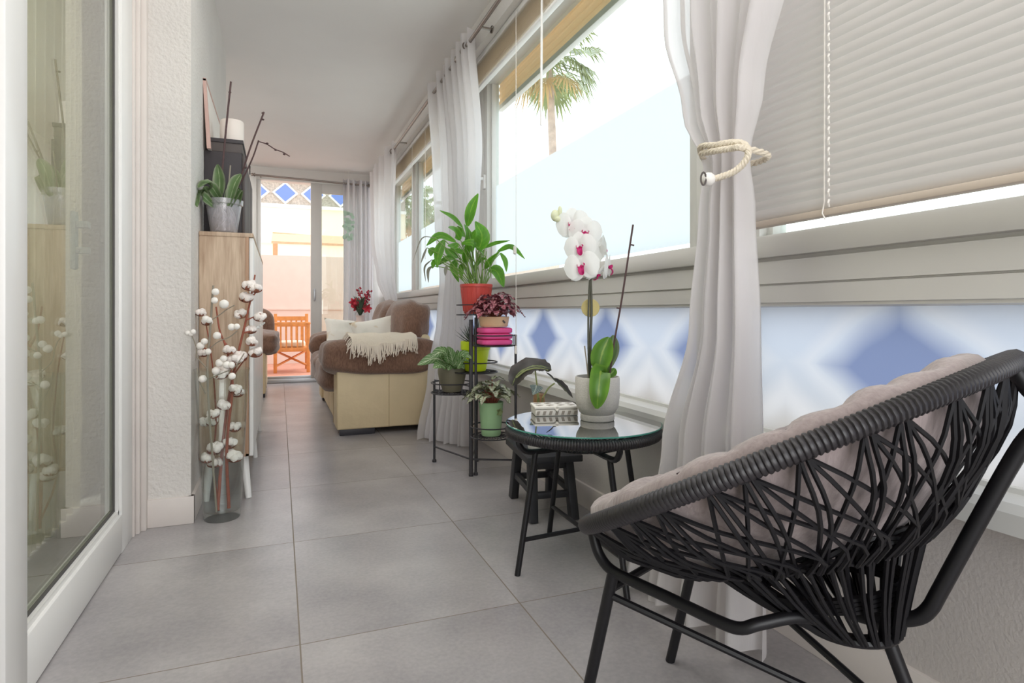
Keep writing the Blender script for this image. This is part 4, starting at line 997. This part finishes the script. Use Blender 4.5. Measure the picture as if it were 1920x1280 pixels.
g.leaf(al([(1024, 698), (1034, 706), (1042, 716)]), .012, 6, .3, up=(.2, -.7, .6), shape='lance')
pl.leaf(al([(1006, 722), (1004, 730), (999, 740)], 2.34), .065, 9, .12, up=(-.1, -.9, .35), shape='heart')
obj('dark_leaves', g, 'lf_dark', t); obj('pale_leaf', pl, 'lf_pale', t)
for pts in ([(1010, 745), (1006, 715), (1003, 690)], [(1018, 745), (1028, 728), (1040, 718)], [(1008, 748), (1007, 735), (1006, 724)], [(1003, 690), (985, 695), (968, 708)], [(1003, 690), (1016, 691), (1028, 694)]):
    st.tube(cr([at(x, y, 2.385) for x, y in pts], 8), .0032, 6)
for x, y in ((1010, 745), (1018, 745), (1008, 748)): st.tube([at(x, y, 2.385), c+V((0, 0, .11))], .0035, 5)
obj('stems', st, mat('alocasia_stem', (138, 146, 92), .5), t)

# ------------------------------------------------------------------ glass table
tc = V((.94, 1.765, 0)); TZ = .465; TR = .255
t = thing('glass_table', 'round black cord side table with a glass top by the window', 'table', tc)
obj('glass_top', B().lathe([(0, TZ-.005), (TR-.001, TZ-.005), (TR, TZ-.004), (TR, TZ-.001), (TR-.001, TZ), (0, TZ)], tc, 72), 'table_glass', t)
obj('glass_rim', B().lathe([(TR+.0002, TZ-.0048), (TR+.0012, TZ-.004), (TR+.0012, TZ-.001), (TR+.0002, TZ-.0002), (TR+.0002, TZ-.0048)], tc, 72), 'glass_edge', t)
rm = B()
def ringtube(bb, c, r, tr, seg, wrap=0, e1=V((1, 0, 0)), e2=V((0, 1, 0)), sides=10, amp=.08):
    n = seg; pts = [c+e1*(r*math.cos(k*2*PI/n))+e2*(r*math.sin(k*2*PI/n)) for k in range(n)]
    bb.tube(pts, [tr*(1+amp*(1 if (k % 3) else -1.6)) if wrap else tr for k in range(n)], sides, True)
ringtube(rm, tc+V((0, 0, TZ-.028)), TR-.012, .0155, 540, 1, amp=.06)
obj('cord_rim', rm, 'wicker', t)
cd = B(); n = 64; zr = TZ-.030
for k in range(n):
    a = k*2*PI/n
    for s in (-1, 1):
        e = a+s*.5; p0 = tc+V(((TR-.02)*math.cos(a), (TR-.02)*math.sin(a), zr)); p2 = tc+V((.075*math.cos(e), .075*math.sin(e), zr-.055)); p1 = lerp(p0, p2, .55)+V((0, 0, -.012))
        cd.tube(cr([p0, p1, p2], 5), .0018, 4)
ringtube(cd, tc+V((0, 0, zr-.055)), .075, .006, 40)
obj('cord_web', cd, 'cord', t)
FT = [V((.698, 1.746, 0)), V((.945, 2.04, 0)), V((.935, 1.485, 0)), V((1.185, 1.79, 0))]
for i, f in enumerate(FT):
    d = (V((f.x, f.y, 0))-tc).normalized(); top = tc+d*.205; pts = [f, tc+d*.17+V((0, 0, .36))]
    obj('leg', B().tube([f, tc+d*.178+V((0, 0, .385))], .0095, 10), 'black_metal', t)
for i, (a, c_) in enumerate(((0, 3), (1, 2))):
    fr = B(); da, dc = (FT[a]-tc).normalized(), (FT[c_]-tc).normalized()
    fr.tube(cr([tc+da*.238+V((0, 0, TZ-.035)), tc+da*.236+V((0, 0, .41)), tc+da*.205+V((0, 0, .385)), tc+da*.10+V((0, 0, .383)), tc+dc*.10+V((0, 0, .383)), tc+dc*.205+V((0, 0, .385)), tc+dc*.236+V((0, 0, .41)), tc+dc*.238+V((0, 0, TZ-.035))], 42), .0095, 8)
    obj('frame', fr, 'black_metal', t); fr = B()
    fr.tube([FT[a]*.72+(tc+da*.178)*.28+V((0, 0, .108)), FT[c_]*.72+(tc+dc*.178)*.28+V((0, 0, .108))], .0075, 8)
    obj('stretcher', fr, 'black_metal', t)
# white carved box
bc = V((.915, 1.935, TZ)); R = Matrix.Rotation(math.radians(-14), 3, 'Z')
t = thing('carved_box', 'small white carved wooden box on the glass table', 'box', bc)
cb = B(); cb.box((-.076, -.048, .0005), (.076, .048, .024), .003)
for v in cb.bm.verts: v.co = bc+R @ v.co
obj('body', cb, 'white_carved', t)
cb = B(); cb.box((-.079, -.051, .024), (.079, .051, .034), .003)
for v in cb.bm.verts: v.co = bc+R @ v.co
obj('lid', cb, 'white_carved', t)
cb = B()
for i in range(4):
    for j in range(2):
        x = -.057+i*.038; y = -.022+j*.044; cb.prism([(x-.014, y), (x-.004, y-.014), (x+.006, y-.004), (x+.014, y+.002), (x+.003, y+.014), (x-.006, y+.005)], .0335, .0350, 'Z')
for i in range(7): x = -.066+i*.022; cb.prism([(x-.007, .004), (x+.003, .004), (x+.007, .018), (x-.003, .018)], -.0490, -.0475, 'Y')
for v in cb.bm.verts: v.co = bc+R @ v.co
obj('carving', cb, 'recess_shade', t, False)  # raised patches in a darker tone, painting the shade of carved hollows
cb = B(); ringtube(cb, V((0, -.0515, .027)), .006, .003, 14, e1=V((1, 0, 0)), e2=V((0, 0, 1)), sides=6); cb.ball((0, -.053, .020), .005, 1)
for v in cb.bm.verts: v.co = bc+R @ v.co
obj('clasp', cb, 'white_carved', t)

# ------------------------------------------------------------------ flowering orchid
oc = V((1.0, 1.775, TZ+.001))
t = thing('flowering_orchid', 'white orchid with magenta centres in a pale textured pot on the glass table', 'potted plant', oc)
obj('pot', B().lathe([(0, 0), (.055, 0), (.057, .003), (.057, .018), (.054, .021), (.060, .026), (.070, .045), (.0745, .075), (.0745, .140), (.073, .146), (.070, .146), (.069, .13), (0, .125)], oc, 48), 'speckled', t)
obj('soil', B().lathe([(0, .136), (.04, .138), (.068, .13), (.068, .125), (0, .125)], oc, 24), 'soil', t)
q = lambda pts, d: [at(x, y, d) for x, y in pts]
obj('stem', B().tube(cr([at(1106, 712, 2.0)]+q([(1107, 640), (1109, 580), (1107, 520), (1104, 480), (1095, 440), (1075, 412), (1050, 402)], 2.0), 40), [.0055-.0035*i/40 for i in range(41)], 8), 'orchid_stem', t)
obj('stem', B().tube(cr(q([(1104, 712), (1103, 620), (1104, 560), (1107, 510)], 1.99), 20), .0035, 8), 'orchid_stem', t)
obj('stake', B().tube(cr(q([(1142, 712), (1152, 640), (1166, 560), (1187, 421)], 1.97), 14), .0032, 7).tube(q([(1181, 458), (1189, 460)], 1.965), .0025, 6).tube(q([(1156, 577), (1162, 578)], 1.965), .0025, 6), 'stem_dark', t)
obj('dry_stub', B().tube(cr(q([(1103, 708), (1100, 680), (1096, 648)], 1.97), 8), .0025, 6), 'stem_grey', t)
dn = V((-.5, -.86, .05)).normalized().to_track_quat('Z', 'Y').to_matrix()
obj('plant_clip', B().lathe([(0, -.002), (.030, -.002), (.031, 0), (.030, .002), (0, .002)], at(1107, 577, 2.03), 28, dn), 'gold_disc', t)
for pts, w, d, mm in (([(1124, 700), (1122, 735), (1119, 766)], .066, 1.915, 'lf_orchid'), ([(1122, 700), (1128, 665), (1142, 632)], .072, 1.965, 'lf_orchid'), ([(1128, 705), (1146, 660), (1150, 628)], .05, 2.03, 'lf_orchid_grey'), ([(1138, 706), (1148, 698), (1153, 690)], .03, 1.99, 'lf_orchid'), ([(1126, 706), (1120, 690), (1128, 668)], .035, 2.01, 'lf_orchid')):
    P = q(pts, d)
    if pts[2][1] > 750: P = [at(1128, 706, 1.985), at(1126, 696, 1.93)]+q([(1122, 735), (1119, 766)], 1.905)
    obj('leaf', B().leaf(P, w, 14, .25, up=(-.35, -.9, .25), shape='oval'), mm, t)
def flower(px, py, d, s, face, roll=0, back=False):
    c = at(px, py, d); f = V(face).normalized(); Q = f.to_track_quat('Z', 'Y').to_matrix() @ Matrix.Rotation(roll, 3, 'Z'); pet = B()
    def pt(ang, L, w, off, n=9, wide=1):
        for_ = []
        dirv = V((math.cos(ang), math.sin(ang), 0)); 
        P = [c+Q @ (dirv*L*.04+V((0, 0, off))), c+Q @ (dirv*L*.5+V((0, 0, off+.10*L))), c+Q @ (dirv*L+V((0, 0, off-.05*L)))]
        pet.leaf(P, w, n, -.10, up=tuple(Q @ V((0, 0, 1))), shape='round')
    for a in (PI/2, PI/2+2.25, PI/2-2.25): pt(a, s*.95, s*.82, -.003)
    for a in (.12, PI-.12): pt(a, s*1.02, s*1.35, .003)
    o = obj('flower', pet, 'petal', t)
    lp = B(); k = s
    lp.leaf([c+Q @ V((0, -.02*k, .004)), c+Q @ V((0, -.25*k, .30*k)), c+Q @ V((0, -.52*k, .22*k))], .34*k, 7, .5, up=tuple(Q @ V((0, 0, 1))), shape='round')
    for sx in (-1, 1): lp.leaf([c+Q @ V((0, -.05*k, .006)), c+Q @ V((sx*.16*k, -.02*k, .2*k)), c+Q @ V((sx*.16*k, .14*k, .30*k))], .2*k, 6, .4, up=tuple(Q @ V((sx, 0, .3))), shape='round')
    lp.ball(c+Q @ V((0, 0, .1*k)), .09*k, 1)
    obj('lip', lp, 'magenta', o)
toc = V((-.48, -.86, -.10))
for px, py, d, s, fc, ro in ((1074, 420, 1.97, .058, (-.65, -.75, -.12), .1), (1097, 435, 1.955, .056, (-.40, -.9, -.2), -.1), (1088, 463, 1.94, .054, (-.62, -.75, -.08), .15), (1091, 499, 1.935, .060, (-.65, -.72, .02), .2), (1126, 463, 2.02, .052, (.75, -.1, .1), .0), (1138, 500, 2.0, .056, (.62, -.5, -.05), .1), (1118, 512, 1.99, .045, (.45, -.3, -.7), .3), (1106, 472, 2.03, .052, (.5, .7, .1), 0)):
    flower(px, py, d, s, fc, ro)
obj('bud', B().ball(at(1041, 404, 1.99), .017, 2, (.9, .8, 1.2)).ball(at(1050, 396, 1.985), .013, 2, (.6, .6, 1.4)).ball(at(1046, 411, 1.985), .013, 2, (1, .9, .8)), 'bud', t)

# ------------------------------------------------------------------ lounge chair with cord basket
CC = V((.835, .826, 0)); yaw = -.437
E1 = V((math.cos(yaw), -math.sin(yaw), 0)); E2 = V((math.sin(yaw), math.cos(yaw), 0)); E3 = V((0, 0, 1))
def L(x, y, z): return CC+E1*x+E2*y+E3*z
t = thing('lounge_chair', 'black cord basket lounge chair with a round padded cushion in the foreground', 'chair', CC)
HT, HR, HZ = .50, .370, .583
def hoop(a, r=HR, off=0, dy=0):  # a: 0 = right, pi/2 = front ; off along the hoop's normal (up)
    x, q = r*math.cos(a), r*math.sin(a)
    return L(x, dy+q*math.cos(HT)+off*math.sin(HT), HZ-q*math.sin(HT)+off*math.cos(HT))
n = 1200; bb = B(); pts = [hoop(k*2*PI/n) for k in range(n)]
bb.tube(pts, [.0152*(1.05 if k % 4 in (1, 2) else (.92 if k % 4 == 0 else 1.0)) for k in range(n)], 10, True)
obj('wrapped_rim', bb, 'wicker', t)
BT, BR = .32, .195
def belt(a, r=BR, dz=0): x, q = r*math.cos(a), r*math.sin(a); return L(x, -.038+q*math.cos(BT), .443-q*math.sin(BT)+dz)
RR = .068; RC = (0, -.115, .313)
def ring(a, r=RR): return L(r*math.cos(a), RC[1]+r*math.sin(a), RC[2]-.05*r*math.sin(a))
w = B(); n = 34
for k in range(n):
    a = (k+.5)*2*PI/n+.03*math.sin(k*2.3)
    for da in (-.018, .022):
        p0 = hoop(a+da*.6, HR-.003, -.011); p2 = belt(a+da*1.6, BR+.006, -.012)
        w.tube(cr([p0, lerp(hoop(a+da, HR*.90, -.075), p2, .15), p2], 7), .0036, 5)
    for sg, dl in ((-1, .30), (1, .32), (1, .58)):
        p0 = hoop(a+sg*.01, HR-.003, -.011); p2 = belt(a+sg*dl, BR+.010, -.016); p1 = lerp(hoop(a+sg*dl*.25, HR*.93, -.055), p2, .10); p15 = lerp(hoop(a+sg*dl*.8, HR*.78, -.118), p2, .45)
        w.tube(cr([p0, p1, p15, p2], 9), .0034, 5)
obj('upper_web', w, 'cord', t)
w = B()
for j in range(7):
    dr, dz = .008*math.cos(j*2*PI/7), .011*math.sin(j*2*PI/7)
    w.tube([belt(k*2*PI/110, BR+dr+.004*math.sin(k*1.3+j*1.6), dz+.004*math.cos(k*1.3+j*1.6)) for k in range(110)], .0042, 5, True)
obj('woven_band', w, 'cord', t)
w = B(); n = 54
for k in range(n):
    a = k*2*PI/n+(.025 if k % 2 else -.025)
    w.tube(cr([belt(a+.03), lerp(belt(a), ring(a), .5)+V((0, 0, -.010)), ring(a, RR+.006)], 5), .0037, 5)
    if k % 2 == 0: w.tube(cr([belt(a+.10, BR*.97), lerp(belt(a), ring(a), .5)+V((0, 0, .012)), ring(a-.08, RR-.006)], 5), .0033, 5)
for j in range(4): w.tube([lerp(belt(k*2*PI/50, BR*.86), ring(k*2*PI/50), .50+.045*j) for k in range(50)], .0048, 5, True)
obj('lower_web', w, 'cord', t)
w = B()
for rr in (RR, RR*.8): w.tube([ring(k*2*PI/40, rr) for k in range(40)], .008, 8, True)
obj('seat_ring', w, 'black_metal', t)
fr_ = L(0, -.222, .165)
for q in (-1, 1):
    x = .18*q
    obj('leg', B().tube([L(x, .231, .350), L(x, .314, 0)], .0110, 10), 'black_metal', t)
    obj('front_bracket', B().tube(cr([L(x, .281, .424), L(x, .274, .398), L(x, .262, .372), L(x, .235, .352), L(x, .18, .345), L(x, .122, .340), L(x, .03, .331), L(x*.98, -.005, .331), L(x*.9, -.03, .342), L(x*.62, -.075, .350), L(.05*q, -.11, .322)], 44), .0100, 10), 'black_metal', t)
    obj('side_stretcher', B().tube([L(x, .240, .305), fr_], .0068, 8), 'black_metal', t)
obj('leg', B().tube([L(0, -.160, .335), L(0, -.285, 0)], .0110, 10), 'black_metal', t)
obj('front_stretcher', B().tube([L(-.18, .236, .318), L(.18, .236, .318)], .0080, 8), 'black_metal', t)
bk = [hoop(-PI/2, HR)+V((0, 0, -.012)), L(0, -.340, .722), L(0, -.358, .700), L(0, -.362, .678), L(0, -.335, .645), L(0, -.285, .525), L(0, -.237, .403), L(0, -.226, .376), L(0, -.212, .357), L(0, -.190, .345), L(0, -.158, .333), L(0, -.115, .330)]
obj('back_support', B().tube(cr(bk, 60), .0115, 12), 'black_metal', t)

# cushion
t = thing('round_cushion', 'round mauve quilted cushion lying in the black cord chair', 'cushion', L(0, 0, .6))
CR_ = .355
def cush(u, v, top):
    a = u*2*PI; r = v
    if top:
        th = .078*(math.sqrt(max(0, 1-((r-.62)/.38)**2)) if r > .62 else 1)
        pn = (abs(math.sin(13*a))**.5-.6)*.016*min(1, max(0, (r-.25)*3))*(1-r**12)
        rg = -.010*math.exp(-((r-.55)/.035)**2)
        wr = .010*noise.noise(V((r*math.cos(a)*5, r*math.sin(a)*5, 3)))*(1-r**12)
        off = -.12*(1-r*r)+th+pn+rg+wr
    else: off = -.165*(1-r**2.0)-.03*math.sqrt(max(0, 1-r**4))*1.0
    return hoop(a, CR_*r if r > 0 else .0001, off-.004, .010)
cb = B().grid(lambda u, v: cush(u, v, True), 144, 36, True).grid(lambda u, v: cush(u, v, False), 144, 18, True)
bmesh.ops.remove_doubles(cb.bm, verts=list(cb.bm.verts), dist=.0006)
obj('pad', cb, 'mauve', t, sharp=180)
sm = B(); sm.tube([cush(k/90, .55, True)+V((0, 0, .0008)) for k in range(90)], .0026, 5, True)
for k in range(26): sm.tube([cush(k/26, .28+.66*j/12, True)+V((0, 0, .0006)) for j in range(13)], .0022, 5)
obj('crease_seams', sm, 'seam', t)  # seam lines, darkened to paint the shade in the creases

# ------------------------------------------------------------------ light
w = bpy.data.worlds.new('sky'); bpy.context.scene.world = w; w.use_nodes = True
nt = w.node_tree; bg = nt.nodes['Background']
sky = N(nt, 'ShaderNodeTexSky', sky_type='NISHITA'); sky.sun_disc = False; sky.sun_elevation = math.radians(50); sky.sun_rotation = math.radians(60); sky.air_density = 1.0; sky.dust_density = 3
mx = mixc(nt, .92, sky.outputs[0], (1.0, .99, .985, 1))
nt.links.new(mx, bg.inputs[0]); bg.inputs[1].default_value = 1.6
def fill_light(name, label, loc, rot, sx, sy, watt, col):
    l = bpy.data.lights.new(name, 'AREA'); l.shape = 'RECTANGLE'; l.size = sx; l.size_y = sy; l.energy = watt; l.color = col
    o = bpy.data.objects.new(name, l); C.objects.link(o); o.location = loc; o.rotation_euler = rot
    return o
fill_light('overhead_fill', '', (.35, .9, 2.46), (0, 0, 0), 1.0, 3.4, 20, (1, .985, .97))  # added overhead fill above the view, not a fitting of the room
fill_light('rear_fill', '', (.3, -1.3, 1.0), (math.radians(112), 0, 0), 1.5, 1.4, 21, (1, .99, .98))  # added fill behind the camera, aimed forward and up
fill_light('alcove_fill', '', (-.72, 5.9, 2.46), (0, 0, 0), .5, 2.2, 16, (1, .985, .97))  # unseen fill added in the alcove to brighten the far end
fill_light('inner_room_fill', '', (-1.9, 2.2, 2.46), (0, 0, 0), 1.0, 1.8, 130, (1, .97, .92))  # added fill to lift the room behind the door glass
sc_ = bpy.context.scene
sc_.view_settings.view_transform = 'Standard'; sc_.view_settings.look = 'None'; sc_.view_settings.exposure = 0.3
cy = sc_.cycles
cy.max_bounces = 14; cy.diffuse_bounces = 8; cy.glossy_bounces = 6; cy.transparent_max_bounces = 24; cy.transmission_bounces = 8
cy.use_denoising = True; cy.sample_clamp_indirect = 8; cy.caustics_reflective = False; cy.caustics_refractive = False
